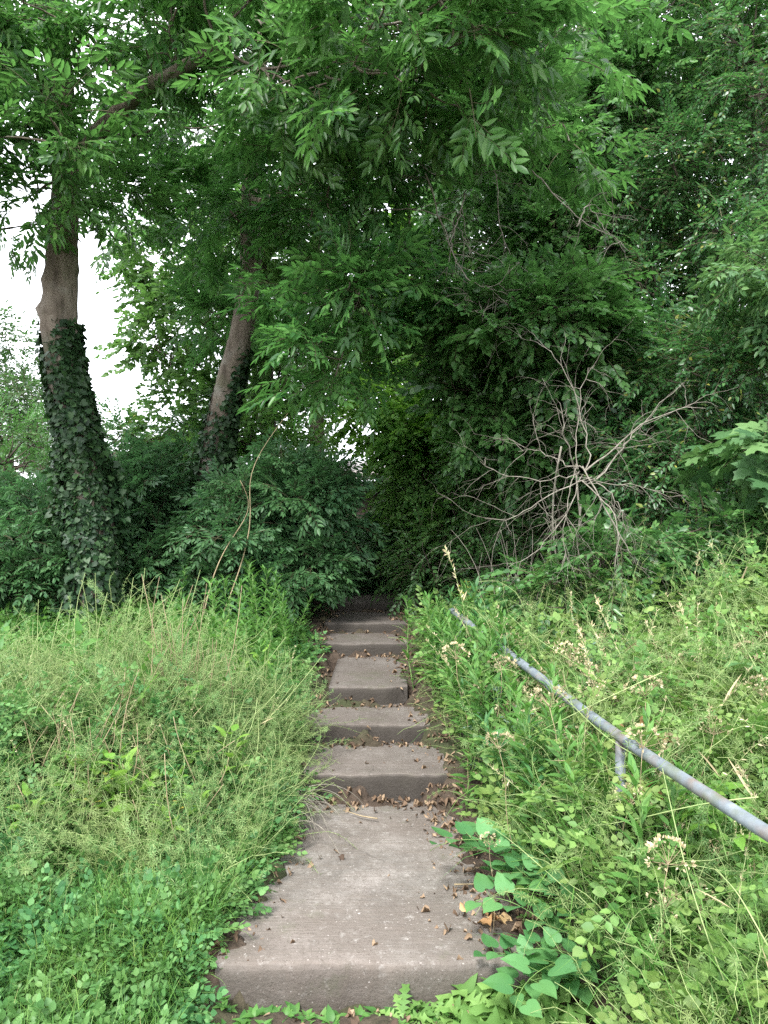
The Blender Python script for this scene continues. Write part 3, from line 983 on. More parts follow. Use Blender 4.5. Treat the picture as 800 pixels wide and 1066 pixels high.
tree('elder_tree', 'pale green elder branches reaching in at the right edge, brightest of the trees there', P(860, 660, 5.6), P(820, 300, 5.5), .05, .02,
     [B(790, 285, 5.4, .16, .10, .2, 5), B(835, 310, 5.4, .22, .25, .3, 8), B(880, 300, 5.4, .4, .4, .4, 10)], ELD, M_SYC, M_BARK2, per=6, sub=.2, seed=57, rtip=.004, rbase=.02)
SYCT = [fan_leaf(SYC, .06, .2), fan_leaf(SYC, .15, .35)]
SPR_SYC = [spray(r1, SYCT, n, .30, .15, 'opp', 60, d, 20, .003, .06, .25) for n, d in ((6, .2), (8, .3))]
tree('sycamore_sapling', 'sycamore sapling with big lobed leaves at the right edge', P(830, 680, 4.8), P(800, 430, 4.8), .025, .008,
     [B(808, 450, 4.9, .12, .24, .15, 8), B(850, 480, 4.9, .25, .35, .3, 9)], SPR_SYC, M_SYC, M_BARK2, per=3, sub=.15, seed=58, cat='sapling', rtip=.003, rbase=.01, tmin=.2)
# the deep wood behind the right-hand trees
tree('background_tree', 'very dark wide tree deep in the wood behind the big evergreen', P(650, 600, 12), P(660, 0, 12), .25, .1,
     [B(560, 300, 11.5, 1.6, 2.4, .8, 60), B(720, 250, 11.5, 2.0, 2.6, .8, 70), B(620, 520, 10.5, 2.2, 1.0, .6, 90), B(640, 460, 9.0, 1.3, .9, .4, 60), B(740, 440, 9.0, 1.2, 1.2, .4, 60), B(860, 300, 11, 1.6, 2.6, 1, 40), B(640, 20, 11.5, 2.4, 1.2, .8, 40), B(820, 520, 9.5, 1.6, 1.0, .6, 34)],
     SPR_WIDE, M_DARKF, M_BARK2, per=13, sub=.5, scale=1.6, seed=60)
tree('background_tree', 'very dark low tree deep behind the hedge of elders on the left', P(120, 600, 12), P(120, 470, 12), .12, .05,
     [B(60, 530, 11, 1.6, .8, .6, 40), B(200, 520, 11, 1.3, .9, .6, 40), B(270, 540, 10.5, .8, .8, .5, 26), B(-80, 520, 11, 1.6, 1.2, .8, 24)],
     SPR_WIDE, M_DARKF, M_BARK2, per=12, sub=.45, scale=1.4, seed=61)


# ------------------------------------------------------------------ bare dead shrub and hanging vine
def dead_branches(M, start, d, L, r0, r, depth=0, maxd=3, grav=.35):
    n = 9
    p = [np.asarray(start, float)]
    d = nz(np.asarray(d, float))
    for i in range(n):
        d = nz(d + r.normal(0, .17, 3) + [0, 0, -grav * .12 * (i / n) * (1 + depth)])
        p.append(p[-1] + d * L / n)
    p = np.array(p)
    M.add(*tube(p, np.linspace(r0, r0 * .35, n + 1), 5 if r0 > .004 else 3, 0, cap=False))
    if depth < maxd:
        k = r.integers(3, 6) if depth == 0 else r.integers(2, 4)
        for i in range(k):
            j = int(r.integers(3, n + 1))
            dd = nz(p[min(j, n)] - p[j - 1]) + nz(r.normal(0, 1, 3)) * .85
            dead_branches(M, p[j], dd, L * r.uniform(.4, .7), r0 * (1 - .65 * j / (n + 1)) * .75, r, depth + 1, maxd, grav)


rd = np.random.default_rng(21)
dm = Mesh()
base = P(600, 668, 5.2)
base[2] = ground(base[0], base[1])
dead = thing('dead_shrub', 'bare dead shrub of pale grey twisted branches against the dark leaves', 'dead shrub', tuple(base))
hub = P(606, 492, 5.0)
for k in range(3):
    e = hub + rd.normal(0, .10, 3)
    dm.add(*tube(curve(base + rd.normal(0, .06, 3) * [1, 1, 0], e, 10, .05, rd), np.linspace(.007, .006, 10), 6))
for (px, py, dY, r0) in ((735, 425, -.2, .011), (712, 398, .1, .009), (565, 360, .1, .008), (590, 420, -.1, .008), (540, 470, .1, .008), (500, 480, -.1, .008), (505, 540, -.3, .008), (680, 605, -.4, .009), (640, 590, -.4, .008), (585, 590, -.3, .006), (650, 540, -.2, .008), (700, 520, -.1, .006), (530, 590, -.2, .006), (620, 380, .2, .006)):
    e = P(px, py, 5.0 + dY)
    pts = curve(hub + rd.normal(0, .04, 3), e, 14, .09, rd)
    pts[1:-1] += rd.normal(0, .008, (12, 3))
    dm.add(*tube(pts, np.linspace(r0 * .6, .0016, 14), 5, 0, cap=False))
    for i in range(9):
        j = int(rd.integers(3, 13))
        dead_branches(dm, pts[j], nz(pts[j] - pts[j - 1]) + rd.normal(0, .6, 3) + [0, 0, -.25], rd.uniform(.16, .45), .0021, rd, 2, 3)
for k in range(80):                                          # the thicket of fine upright shoots round its foot
    s = base + [rd.normal(-.15, .28), rd.normal(.1, .15), 0]
    e = s + [rd.normal(0, .22), rd.normal(0, .15), rd.uniform(.5, 1.1)]
    dm.add(*tube(curve(s, e, 9, .07, rd, .05), np.linspace(.003, .0012, 9), 3, 0, cap=False))
dm.build('branch', M_DEAD, dead, smooth=True)

vm = Mesh()
vine = thing('bare_vine', 'long pale leafless vine stems hanging in loops below the big dark evergreen', 'vine', tuple(P(470, 170, 7)))
rv_ = np.random.default_rng(22)
for ctrl in ([(380, 165), (420, 170), (445, 178), (470, 182), (505, 178)], [(400, 217), (440, 222), (470, 235), (485, 250), (490, 262)], [(440, 178), (465, 235), (472, 270), (490, 292), (520, 302), (560, 295)],
             [(455, 310), (480, 320), (510, 325)], [(470, 170), (512, 180), (520, 200), (520, 235), (535, 270), (560, 285)], [(470, 285), (500, 305), (530, 315)], [(555, 175), (590, 215), (615, 235), (640, 250), (660, 262)], [(600, 235), (612, 215), (630, 240), (650, 255)],
             [(380, 170), (405, 175), (425, 185)], [(480, 200), (470, 250), (465, 300)]):
    dY = rv_.uniform(5.8, 6.2)
    c = [P(a + rv_.normal(0, 2), b_ + rv_.normal(0, 2), dY + rv_.normal(0, .1)) for a, b_ in ctrl]
    q = spline(c, 26)
    q += rv_.normal(0, .006, q.shape)
    vm.add(*tube(q, np.linspace(.0062, .002, 26), 5, 0, cap=False))
    for i in range(6):
        j = int(rv_.integers(4, 25))
        dead_branches(vm, q[j], nz(q[j] - q[j - 1]) + rv_.normal(0, .7, 3), rv_.uniform(.15, .5), .0035, rv_, 2, 3)
vm.build('branch', M_DEAD, vine, smooth=True)

# bare arching shoots at the foot of the leaning ash
for k, (x0, y0, x1, y1, Y, lb) in enumerate(((232, 640, 300, 430, 6.3, 'long bare shoot rising in front of the leaning ash'), (212, 640, 250, 500, 6.2, 'shorter bare shoot close beside the ivy of the leaning ash'))):
    q = curve(P(x0, y0, Y), P(x1, y1, Y), 16, .06, rd)
    s = Mesh()
    s.add(*tube(q, np.linspace(.006, .002, 16), 5))
    tag(s.build('bare_shoot', M_STRAW, loc=q[0]), lb, 'shoot')

# ------------------------------------------------------------------ handrail
hr = thing('handrail', 'grey galvanised pipe handrail slanting through the weeds beside the steps', 'handrail', (.8, 3.0, .2))
rp = spline([P(470, 635, 5.1), P(545, 692, 3.85), P(640, 763, 2.89), P(800, 868, 2.05), [1.13, 1.5, .725]], 40)
Mesh().add(*tube(rp, .0205, 16)).build('rail', M_METAL, hr, smooth=True)
for k_ in (13,):                                          # threaded sleeves where the lengths of pipe meet
    a_, b_ = rp[k_], rp[k_] + nz(rp[k_ + 1] - rp[k_]) * .07
    Mesh().add(*tube(np.array([a_, a_ + (b_ - a_) * .1, a_ + (b_ - a_) * .9, b_]), [.0235, .026, .026, .0235], 16)).build('coupling', M_METAL, hr, smooth=True)
for k_ in (2, 20, 39):
    p = rp[k_]
    g = float(ground(p[0], p[1]))
    Mesh().add(*tube([[p[0], p[1], g - .2], [p[0], p[1], (g + p[2]) / 2], [p[0], p[1], p[2] - .015]], .019, 14)).build('post', M_METAL, hr, smooth=True)

# ------------------------------------------------------------------ weeds on the banks
rw = np.random.default_rng(77)


def hgt(x, y):
    """how high the weeds stand above the soil"""
    L_ = np.interp(y, [1.5, 2.6, 3.05, 3.25, 3.6, 4.1, 4.8, 7], [.18, .22, .25, .60, .86, .60, .14, .12]) * np.interp(le(y) - x, [0, .12, .35, .7], [.42, .5, .68, 1.0])
    L_ = np.maximum(L_, .16)
    lump = np.zeros_like(L_)
    for (lx, ly, lw, lh) in ((-1.05, 3.75, .28, .34), (-1.55, 3.95, .30, .26), (-.72, 4.35, .22, .26), (-2.0, 3.7, .22, .10), (-1.25, 4.6, .25, .10), (-.85, 3.45, .16, .16), (-1.75, 3.35, .18, .14), (-2.5, 4.2, .3, .16)):
        lump = lump + lh * np.exp(-((x - lx) ** 2 + (y - ly) ** 2) / lw ** 2)
    L_ = L_ * .52 + 1.25 * lump * sst(2.9, 3.3, y)
    R_ = np.interp(y, [1.5, 2.0, 2.5, 3, 4, 5, 6.5], [.40, .48, .60, .72, .72, .50, .38]) * np.interp(x - re_(y), [0, .1, .3, .5, .9, 1.4], [.35, .8, .95, 1, 1.1, 1.2])
    return np.where(x < 0, L_, R_) * np.clip(1 + .24 * wob(x, y, 1.5, 4) + .16 * wob(x, y, 3.7, 2), .4, 1.6)


def sow(n, side, y0=1.6, y1=6.5, xmax=2.6, near=0.0, r=None, edge=0.0):
    r = r or rw
    out_ = np.zeros((0, 2))
    while len(out_) < n:
        y = y0 + (y1 - y0) * r.uniform(0, 1, n * 3) ** (1 + near)
        d = r.uniform(edge, xmax, n * 3)
        gap = .11 * sst(4.3, 4.9, y) * (.6 + .5 * np.sin(y * 7)) + (.07 * (1 - sst(3.0, 3.5, y)) if side < 0 else 0)
        x = le(y) - d - gap if side < 0 else re_(y) + d + .3 * gap
        ok = np.abs(x) < .53 * y + .35
        if side < 0:                                         # dark hollows under the front of the tall tangle
            ok &= ~((np.abs(y - 3.28 - .06 * np.sin(x * 5)) < .17) & (wob(x, 0 * x, 2.4, 7) > .05) & (x < -.75))
        out_ = np.concatenate([out_, np.stack([x[ok], y[ok]], 1)])
    return out_[:n]


def blade_T(r, L=1.0, W=.02, bend=.8, seg=5, mat=0):
    t = np.linspace(0, 1, seg + 1)
    a = bend * t
    x = np.concatenate([[0], np.cumsum(np.sin(a[1:]) / seg)]) * L
    z = np.concatenate([[0], np.cumsum(np.cos(a[1:]) / seg)]) * L
    w = W / 2 * (1 - t ** 1.6) * np.minimum(1, .5 + t * 3)
    V = np.concatenate([np.stack([x, w, z], 1), np.stack([x, -w, z], 1)])
    n = seg + 1
    F = np.array([[i, n + i, n + i + 1, i + 1] for i in range(seg)])
    return (V, [(F, mat)])


def rotz(a):
    c, s = np.cos(a), np.sin(a)
    o, l = 0 * a, 0 * a + 1
    return np.stack([np.stack([c, -s, o], -1), np.stack([s, c, o], -1), np.stack([o, o, l], -1)], -2)


BL = [blade_T(rw, 1, w, b) for w, b in ((.018, .5), (.022, 1.1), (.016, 1.7), (.02, 2.2), (.026, .9))]


def grass(label, pts, hmin, hmax, mats, seed, clump=1, wide=1.0, follow=False):
    r = np.random.default_rng(seed)
    pts = np.repeat(pts, clump, 0) + r.normal(0, .018, (len(pts) * clump, 2)) * (clump > 1)
    n = len(pts)
    z = ground(pts[:, 0], pts[:, 1]) - .01
    pos = np.column_stack([pts, z])
    R = rotz(r.uniform(0, 6.28, n))
    S = r.uniform(hmin, hmax, n)
    if follow:
        S = S * np.clip(hgt(pts[:, 0], pts[:, 1]) / .62, .25, 1.5)
    M = Mesh()
    k = r.integers(len(BL), size=n)
    for i, T in enumerate(BL):
        inst(M, (T[0] * [1, wide, 1], T[1]), pos[k == i], R[k == i], S[k == i])
    tag(M.build('grass', mats), label, 'grass', kind='stuff')


grass('lush green grass covering the low ground beside the bottom slab, left of it', np.concatenate([sow(5200, -1, 1.7, 3.6, 1.6, 0), sow(3400, -1, 2.4, 5.0, .5)]), .06, .22, M_GRASS, 81, 3)
grass('long thin grass rising out of the weeds below the handrail', sow(1500, 1, 1.6, 5.2, 1.9, edge=.2), .35, .75, M_GRASS, 82, 2, .55)
grass('tall thin grass in the tangle under the knotted ash', sow(1500, -1, 3.1, 4.5, 2.4, edge=.25), .35, .75, M_GRASS, 83, 2, .5, True)


def cleaver_T(r, L=.5, nodes=11, k=6, ls=.028, lw=.16):
    n = 12
    t = np.linspace(0, 1, n)
    d = np.array([0.25, 0, 1.0])
    p = [np.zeros(3)]
    for i in range(n - 1):
        d = nz(d + r.normal(0, .22, 3) + [.06, 0, -.07 * i / n * 3])
        p.append(p[-1] + d * L / (n - 1))
    p = np.array(p)
    parts = [(stem_T(p, .0016, .0008, 3, 1), I3, np.zeros(3), 1.0)]
    V = np.array([[0, 0, 0], [.55, lw / 2, .04], [1, 0, -.08], [.55, -lw / 2, .04]])
    T = (V, [(np.array([[0, 3, 2, 1]]), 0)])
    for i in range(nodes):
        f = .08 + .9 * i / nodes
        q = np.array([np.interp(f, t, p[:, j]) for j in range(3)])
        ax = nz(np.array([np.interp(min(1, f + .05), t, p[:, j]) for j in range(3)]) - q + 1e-6)
        u = nz(np.cross(ax, [.3, .9, .1]))
        v = np.cross(ax, u)
        a0 = r.uniform(0, 6)
        for j in range(k):
            a = a0 + j * 2 * math.pi / k
            dd = u * math.cos(a) + v * math.sin(a) + ax * .35
            parts.append((T, frames(dd, ax), q, ls * (1 - .45 * f) * r.uniform(.8, 1.2)))
    return merge(parts)


CL = [cleaver_T(rw) for _ in range(8)]


def tangle(name, label, cat, pts, mats, seed, Ts, s0, s1, low=.25, tilt=.55, frac=None):
    """stems that scramble over each other up to the height of the weeds"""
    r = np.random.default_rng(seed)
    n = len(pts)
    h = hgt(pts[:, 0], pts[:, 1])
    z = ground(pts[:, 0], pts[:, 1]) + np.maximum(0, h * r.uniform(low, 1, n) - .22 * s1)
    pos = np.column_stack([pts, z])
    up = nz(np.stack([r.normal(0, tilt, n), r.normal(0, tilt, n), np.ones(n)], 1))
    x = nz(np.cross(up, nz(r.normal(0, 1, (n, 3)))))
    y = np.cross(up, x)
    R = np.stack([x, y, up], -1)
    S = r.uniform(s0, s1, n)
    M = Mesh()
    k = r.integers(len(Ts), size=n)
    for i, T in enumerate(Ts):
        inst(M, T, pos[k == i], R[k == i], S[k == i])
    tag(M.build(name, mats), label, cat, kind='stuff')


tangle('cleavers', 'pale green cleavers scrambling in a tall tangle under the two ashes', 'cleavers', sow(5600, -1, 2.95, 4.55, 2.4, edge=.06), [M_CLEAV, M_PALE_STEM], 91, CL, .55, 1.1, .5)
tangle('cleavers', 'yellowish cleavers scrambling over the bank around the handrail', 'cleavers', sow(3400, 1, 1.5, 5.4, 2.0, edge=.16), [M_CLEAV, M_PALE_STEM], 92, CL, .7, 1.15, .3)

# tall feathery weeds heaped up under the ashes: each a bush of fine pale stems
def feathery(label, px, Y, top, w, n, seed, mats):
    r = np.random.default_rng(seed)
    x = (px - 400) / 800 * Y
    g = float(ground(x, Y))
    H = EYE - (top - 533) / 800 * Y - g
    root = thing('feathery_weed', label, 'weed', (x, Y, g))
    M = Mesh()
    a = r.uniform(0, 6.28, n)
    q = r.uniform(0, 1, n) ** .5
    f = r.uniform(.25, 1, n) ** .7
    dome = np.sqrt(np.clip(1 - q ** 2 * .8, 0, 1))
    pos = np.stack([x + w * q * np.cos(a), Y + w * .8 * q * np.sin(a), g + np.maximum(0, H * dome * f - .22)], 1)
    up = nz(np.stack([np.cos(a) * q * 1.1, np.sin(a) * q * 1.1, 0 * a + .75], 1) + r.normal(0, .4, (n, 3)))
    xx = nz(np.cross(up, nz(r.normal(0, 1, (n, 3)))))
    R = np.stack([xx, np.cross(up, xx), up], -1)
    S = r.uniform(.45, .95, n)
    k = r.integers(len(CL), size=n)
    for i, T in enumerate(CL):
        inst(M, T, pos[k == i], R[k == i], S[k == i])
    M.build('foliage', mats, root)
    S_ = Mesh()
    for i in range(26):
        b = np.array([x, Y, g - .02]) + r.normal(0, w * .45, 3) * [1, 1, 0]
        e = np.array([x, Y, g]) + np.array([r.normal(0, w * .6), r.normal(0, w * .5), H * r.uniform(.55, 1.08)])
        S_.add(*tube(curve(b, e, 9, .05, r), np.linspace(.0042, .0014, 9), 4, 0, cap=False))
    S_.build('stem', M_STRAW if seed % 2 else M_PALE_STEM, root)


for k, (lb, px, Y, top, w, n) in enumerate((
        ('tallest feathery pale weed, in front of the ivy foot of the knotted ash', 125, 4.0, 596, .28, 420),
        ('broad feathery weed right of the tallest one, below the gap between the two ashes', 190, 3.9, 612, .26, 380),
        ('feathery yellowish weed left of the tallest one, at the left edge', 40, 3.9, 640, .30, 380),
        ('lower feathery weed in front of the tallest one, over the dry brown stalks', 150, 3.55, 690, .26, 300),
        ('feathery weed nearest the third step', 262, 4.1, 668, .24, 260),
        ('small feathery weed low at the left edge above the short ground cover', 60, 3.4, 722, .22, 220),
        ('small feathery weed beside the long grass at the second step', 235, 3.6, 735, .20, 200))):
    feathery(lb, px, Y, top, w, n, 300 + k, [M_CLEAV, M_PALE_STEM])

SMALL = [leaf(.75, .06, .1, 1, .85), leaf(.6, .1, .15, 1, .8)]
SPR_S = [spray(rw, SMALL, n, .15, .032, 'opp', 60, d, 30, .0012, .004, .2) for n, d in ((10, -.3), (12, .2), (12, .5), (10, 0))]


def cover(label, pts, seed, s0, s1, mats, hf=(.3, 1.0)):
    r = np.random.default_rng(seed)
    n = len(pts)
    h = hgt(pts[:, 0], pts[:, 1])
    z = ground(pts[:, 0], pts[:, 1]) + np.maximum(.015, h * r.uniform(hf[0], hf[1], n) - .06)
    pos = np.column_stack([pts, z])
    d = nz(np.stack([r.normal(0, 1, n), r.normal(0, 1, n), r.uniform(-.1, .8, n)], 1))
    R = frames(d, nz(r.normal(0, .35, (n, 3)) + [0, 0, 1]))
    S = r.uniform(s0, s1, n)
    M = Mesh()
    k = r.integers(len(SPR_S), size=n)
    for i, T in enumerate(SPR_S):
        inst(M, T, pos[k == i], R[k == i], S[k == i])
    tag(M.build('ground_cover', mats), label, 'ground cover', kind='stuff')


cover('low bright green small-leaved ground cover beside the bottom slab', np.concatenate([sow(13000, -1, 1.6, 3.6, 1.9, 0), sow(2200, -1, 3.3, 6.6, .5)]), 95, .5, 1.1, [M_COVER, M_STEM], (.1, 1.0))
cover('leafy undergrowth filling the bank below the handrail', sow(7000, 1, 1.5, 6.5, 2.2, edge=.13), 96, .7, 1.5, [M_UNDER, M_STEM], (.15, .95))
cover('leafy undergrowth filling the tall tangle under the two ashes', sow(4200, -1, 3.5, 6.8, 2.6, edge=.1), 97, .8, 1.5, [M_NETTLE, M_STEM], (.3, .9))

# ---- herbs one can count
SERR = ((0, .02), (.10, .66), (.16, .74), (.3, 1.0), (.36, .9), (.5, .86), (.56, .72), (.7, .56), (.76, .42), (.88, .22), (1, 0))
NET = [leaf_fine(.52, .10, .28, SERR, r=rw), leaf_fine(.46, .18, .45, SERR, r=rw)]


def herb(name, label, cat, group, H, nodes, lts, size, mats, r, per=2, ang=20, lean=.1, rs=.0035, petiole=.02, fall=.55, low=.12, crosses=True, extra=None):
    root = thing(name, label, cat, (0, 0, 0), group)
    t = np.linspace(0, 1, 9)
    la = r.uniform(0, 6.28)
    p = np.stack([lean * H * t ** 2 * math.cos(la), lean * H * t ** 2 * math.sin(la), H * t], 1) + np.stack([.012 * np.sin(t * 9), .012 * np.cos(t * 7), 0 * t], 1)
    S_ = Mesh()
    S_.add(*tube(p, np.linspace(rs, rs * .4, 9), 5, 0))
    M = Mesh()
    parts = []
    for i in range(nodes):
        f = low + (1 - low) * (i + .4) / nodes
        q = np.array([np.interp(f, t, p[:, j]) for j in range(3)])
        a0 = (i * math.pi / 2 if crosses else i * 2.4) + r.normal(0, .25)
        for j in range(per):
            a = a0 + j * 2 * math.pi / per
            e = math.radians(ang + 35 * f + r.normal(0, 12))
            d = np.array([math.cos(a) * math.cos(e), math.sin(a) * math.cos(e), math.sin(e)])
            T = lts[r.integers(len(lts))]
            s = size * (1 - fall * f ** 2) * r.uniform(.8, 1.15) * (.6 + .4 * min(1, f * 4))
            parts.append((remat(T, 0), frames(d, [r.normal(0, .15), r.normal(0, .15), 1]), q + d * petiole, s))
            S_.add(*stem_T(np.array([q, q + d * petiole * 1.1]), .0014, .001, 3, 0))
    if extra:
        extra(p, parts, S_)
    V, F = merge(parts)
    M.add(V, F)
    M.build('foliage', mats[0] if not isinstance(mats[0], list) else mats[0], root)
    S_.build('stem', mats[1], root)
    return root


used = set()


def plant_at(root, x, y, rz=None, sc=1.0, tilt=None, r=rw, lift=0.0, label=None):
    g = float(ground(x, y)) + lift - .01
    rz = r.uniform(0, 6.28) if rz is None else rz
    tl = (r.normal(0, .12), r.normal(0, .12)) if tilt is None else tilt
    if root.name not in used:
        used.add(root.name)
        root.location = (x, y, g)
        root.rotation_euler = (tl[0], tl[1], rz)
        root.scale = (sc, sc, sc)
        if label:
            root['label'] = label
        return root
    return dup(root, (x, y, g), rz, sc, tl, label)


def px_at(px, py, Y):
    q = P(px, py, Y)
    return q[0], q[1]


LN = 'upright nettle with toothed leaf pairs in the tangle under the two ashes'
nets = [herb('nettle', LN, 'nettle', 'nettles under the two ashes', .85, 10, NET, .095, (M_NETTLE, M_STEM), rw) for _ in range(3)]
for k, (x, y) in enumerate(sow(54, -1, 3.2, 6.4, 2.3, edge=.18)):
    plant_at(nets[k % 3], x, y, sc=float(hgt(x, y)) / .85 * rw.uniform(.75, 1.1))
LN2 = 'upright nettle with toothed leaf pairs on the bank around the handrail'
nets2 = [herb('nettle', LN2, 'nettle', 'nettles around the handrail', .8, 10, NET, .10, (M_NETTLE, M_STEM), rw) for _ in range(3)]
for k, (x, y) in enumerate(sow(60, 1, 1.9, 6.2, 2.0, edge=.12)):
    plant_at(nets2[k % 3], x, y, sc=float(hgt(x, y)) / .8 * rw.uniform(.7, 1.08))

# leafy mugwort-like plants: fine leaves, whitish stems
FINE = [leaf_fine(.30, .1, .3, r=rw), leaf_fine(.26, .2, .2, r=rw)]
LM = 'leafy mugwort with narrow leaves crowding the right edge of the middle steps'
mug = [herb('mugwort', LM, 'mugwort', 'mugworts at the right edge of the steps', .62, 16, FINE, .085, (M_COVER, M_STEM), rw, per=3, fall=.3) for _ in range(3)]
for k in range(64):
    y = rw.uniform(3.0, 5.6)
    x = float(re_(y)) + abs(rw.normal(0, .14)) + .14
    plant_at(mug[k % 3], x, y, sc=rw.uniform(.6, 1.15), tilt=(rw.normal(0, .15), rw.normal(-.15, .15)))

LE_M = 'dark leafy mugwort crowding the left side of the middle steps'
mugl = [herb('mugwort', LE_M, 'mugwort', 'mugworts at the left side of the steps', .62, 16, FINE, .09, (M_NETTLE, M_STEM), rw, per=3, fall=.3) for _ in range(3)]
for k in range(46):
    y = rw.uniform(4.2, 6.4)
    x = float(le(y)) - .20 - abs(rw.normal(0, .35))
    plant_at(mugl[k % 3], x, y, sc=rw.uniform(.6, 1.15) * (1.0 if x < -.85 else .8), tilt=(rw.normal(0, .12), rw.normal(0, .12)))
LW = 'bushy broad-leaved nettle bulging over the right edge of the lower steps'
netr = [herb('nettle', LW, 'nettle', 'bushy nettles at the right edge of the lower steps', .7, 11, NET, .12, (M_NETTLE, M_STEM), rw, fall=.35) for _ in range(2)]
for k in range(20):
    y = rw.uniform(3.15, 4.5)
    plant_at(netr[k % 2], float(re_(y)) + .16 + abs(rw.normal(0, .12)), y, sc=rw.uniform(.6, 1.0), tilt=(rw.normal(0, .1), rw.normal(-.12, .1)))
LT = 'bushy broad-leaved nettle standing out of the feathery weeds under the two ashes'
nett = [herb('nettle', LT, 'nettle', 'bushy nettles in the feathery weeds', .8, 11, NET, .12, (M_NETTLE, M_STEM), rw, fall=.35) for _ in range(2)]
for k, (px, Y, s_) in enumerate(((20, 3.6, .7), (75, 3.75, .9), (165, 3.8, 1.0), (225, 3.75, .75), (250, 3.9, .8), (110, 3.5, .6), (280, 4.3, .8), (55, 3.4, .55), (205, 3.5, .6), (265, 3.6, .55), (90, 4.1, 1.05), (180, 4.2, 1.0), (20, 4.0, .85))):
    plant_at(nett[k % 2], (px - 400) / 800 * Y, Y, sc=s_ * .95, tilt=(rw.normal(0, .08), rw.normal(0, .08)))
LR = 'leafy mugwort growing through and over the pipe of the handrail'
mugr = [herb('mugwort', LR, 'mugwort', 'mugworts over the handrail', .7, 18, FINE, .09, (M_NETTLE, M_STEM), rw, per=3, fall=.3) for _ in range(2)]
for k in range(64):
    y = (rw.uniform(2.75, 5.1), rw.uniform(3.9, 5.2), rw.uniform(3.9, 5.2), rw.uniform(2.3, 3.4))[k % 4]
    xr_ = float(np.interp(y, rp[::-1, 1], rp[::-1, 0]))
    zr_ = float(np.interp(y, rp[::-1, 1], rp[::-1, 2]))
    x = xr_ + rw.normal(-.07, .09)
    hh = (zr_ - float(ground(x, y)) + rw.uniform(-.12, .14) * min(1, (y - 1.6) / 2) + .07 * (y > 3.8)) / .7
    plant_at(mugr[k % 2], x, y, sc=hh, tilt=(rw.normal(0, .15), rw.normal(0, .15)))

# fresh lime leafy weeds (bottom of the left tangle)
BROAD = [leaf_fine(.62, .08, .35, r=rw), leaf_fine(.55, .15, .5, r=rw)]
dock = [herb('dock', 'pale green broad-leaved dock at the foot of the tall tangle', 'dock', 'docks at the foot of the tangle', .42, 11, BROAD, .095, (M_LIME, M_STEM), rw, per=2, fall=.4, crosses=False, petiole=.04) for _ in range(2)]
for k, (px, Y) in enumerate(((150, 3.35), (128, 3.2), (165, 3.25), (108, 3.5), (200, 3.6), (35, 3.15), (255, 4.6), (240, 5.1), (70, 3.3), (275, 4.9), (15, 3.4), (95, 3.25), (185, 3.35), (215, 3.3), (120, 3.45), (50, 3.5), (235, 3.5), (142, 3.22), (160, 3.4), (175, 3.15), (10, 3.2), (80, 3.5))):
    plant_at(dock[k % 2], (px - 400) / 800 * Y, Y, sc=rw.uniform(.7, 1.15))

M_YELLOW = leaf_mat('yellowed_leaf', (.30, .30, .05), (.42, .38, .07), (.50, .46, .14), .6, .3, (.6, .55, .1))
yel = herb('yellowing_weed', 'yellowing broad-leaved weed among the dry stalks at the foot of the tall tangle', 'weed', 'yellowing weeds at the foot of the tangle', .34, 5, BROAD, .055, (M_YELLOW, M_STRAW), rw, per=2, fall=.3, crosses=False, petiole=.03)
for (px, Y, s_) in ((92, 3.3, 1.0), (98, 3.36, 1.2), (128, 3.4, .9), (186, 3.3, .8), (60, 3.5, 1.0), (210, 3.45, .8), (88, 3.2, .8)):
    plant_at(yel, (px - 400) / 800 * Y, Y, sc=s_)

# brambles: arching cane with leaves in threes
TRI = merge([(leaf_fine(.62, .1, .3, SERR, r=rw), frames([math.cos(a), math.sin(a), 0], [0, 0, 1]), np.array([.25 if a == 0 else .0, 0, 0]), 1.0 if a == 0 else .85) for a in (0, 1.25, -1.25)])


def cane(name, label, cat, group, L, n, T, size, mats, r, arch=1.6, rs=.004):
    root = thing(name, label, cat, (0, 0, 0), group)
    t = np.linspace(0, 1, 16)
    a = math.radians(75) - arch * t
    x = np.concatenate([[0], np.cumsum(np.cos(a[1:]) * L / 15)])
    z = np.concatenate([[0], np.cumsum(np.sin(a[1:]) * L / 15)])
    p = np.stack([x, .05 * np.sin(t * 5 + r.uniform(0, 6)), z], 1)
    S_, parts = Mesh(), []
    S_.add(*tube(p, np.linspace(rs, rs * .4, 16), 5))
    for i in range(n):
        f = .15 + .83 * i / n
        q = np.array([np.interp(f, t, p[:, j]) for j in range(3)])
        s = 1 if i % 2 else -1
        d = nz(np.array([.5, s * .9, .35 + r.normal(0, .2)]))
        parts.append((T, frames(d, [r.normal(0, .2), r.normal(0, .2), 1]), q + d * .05, size * r.uniform(.75, 1.15)))
        S_.add(*stem_T(np.array([q, q + d * .055]), .0015, .001, 3, 0))
    V, F = merge(parts)
    Mesh().add(V, F).build('foliage', mats[0], root)
    S_.build('stem', mats[1], root)
    return root


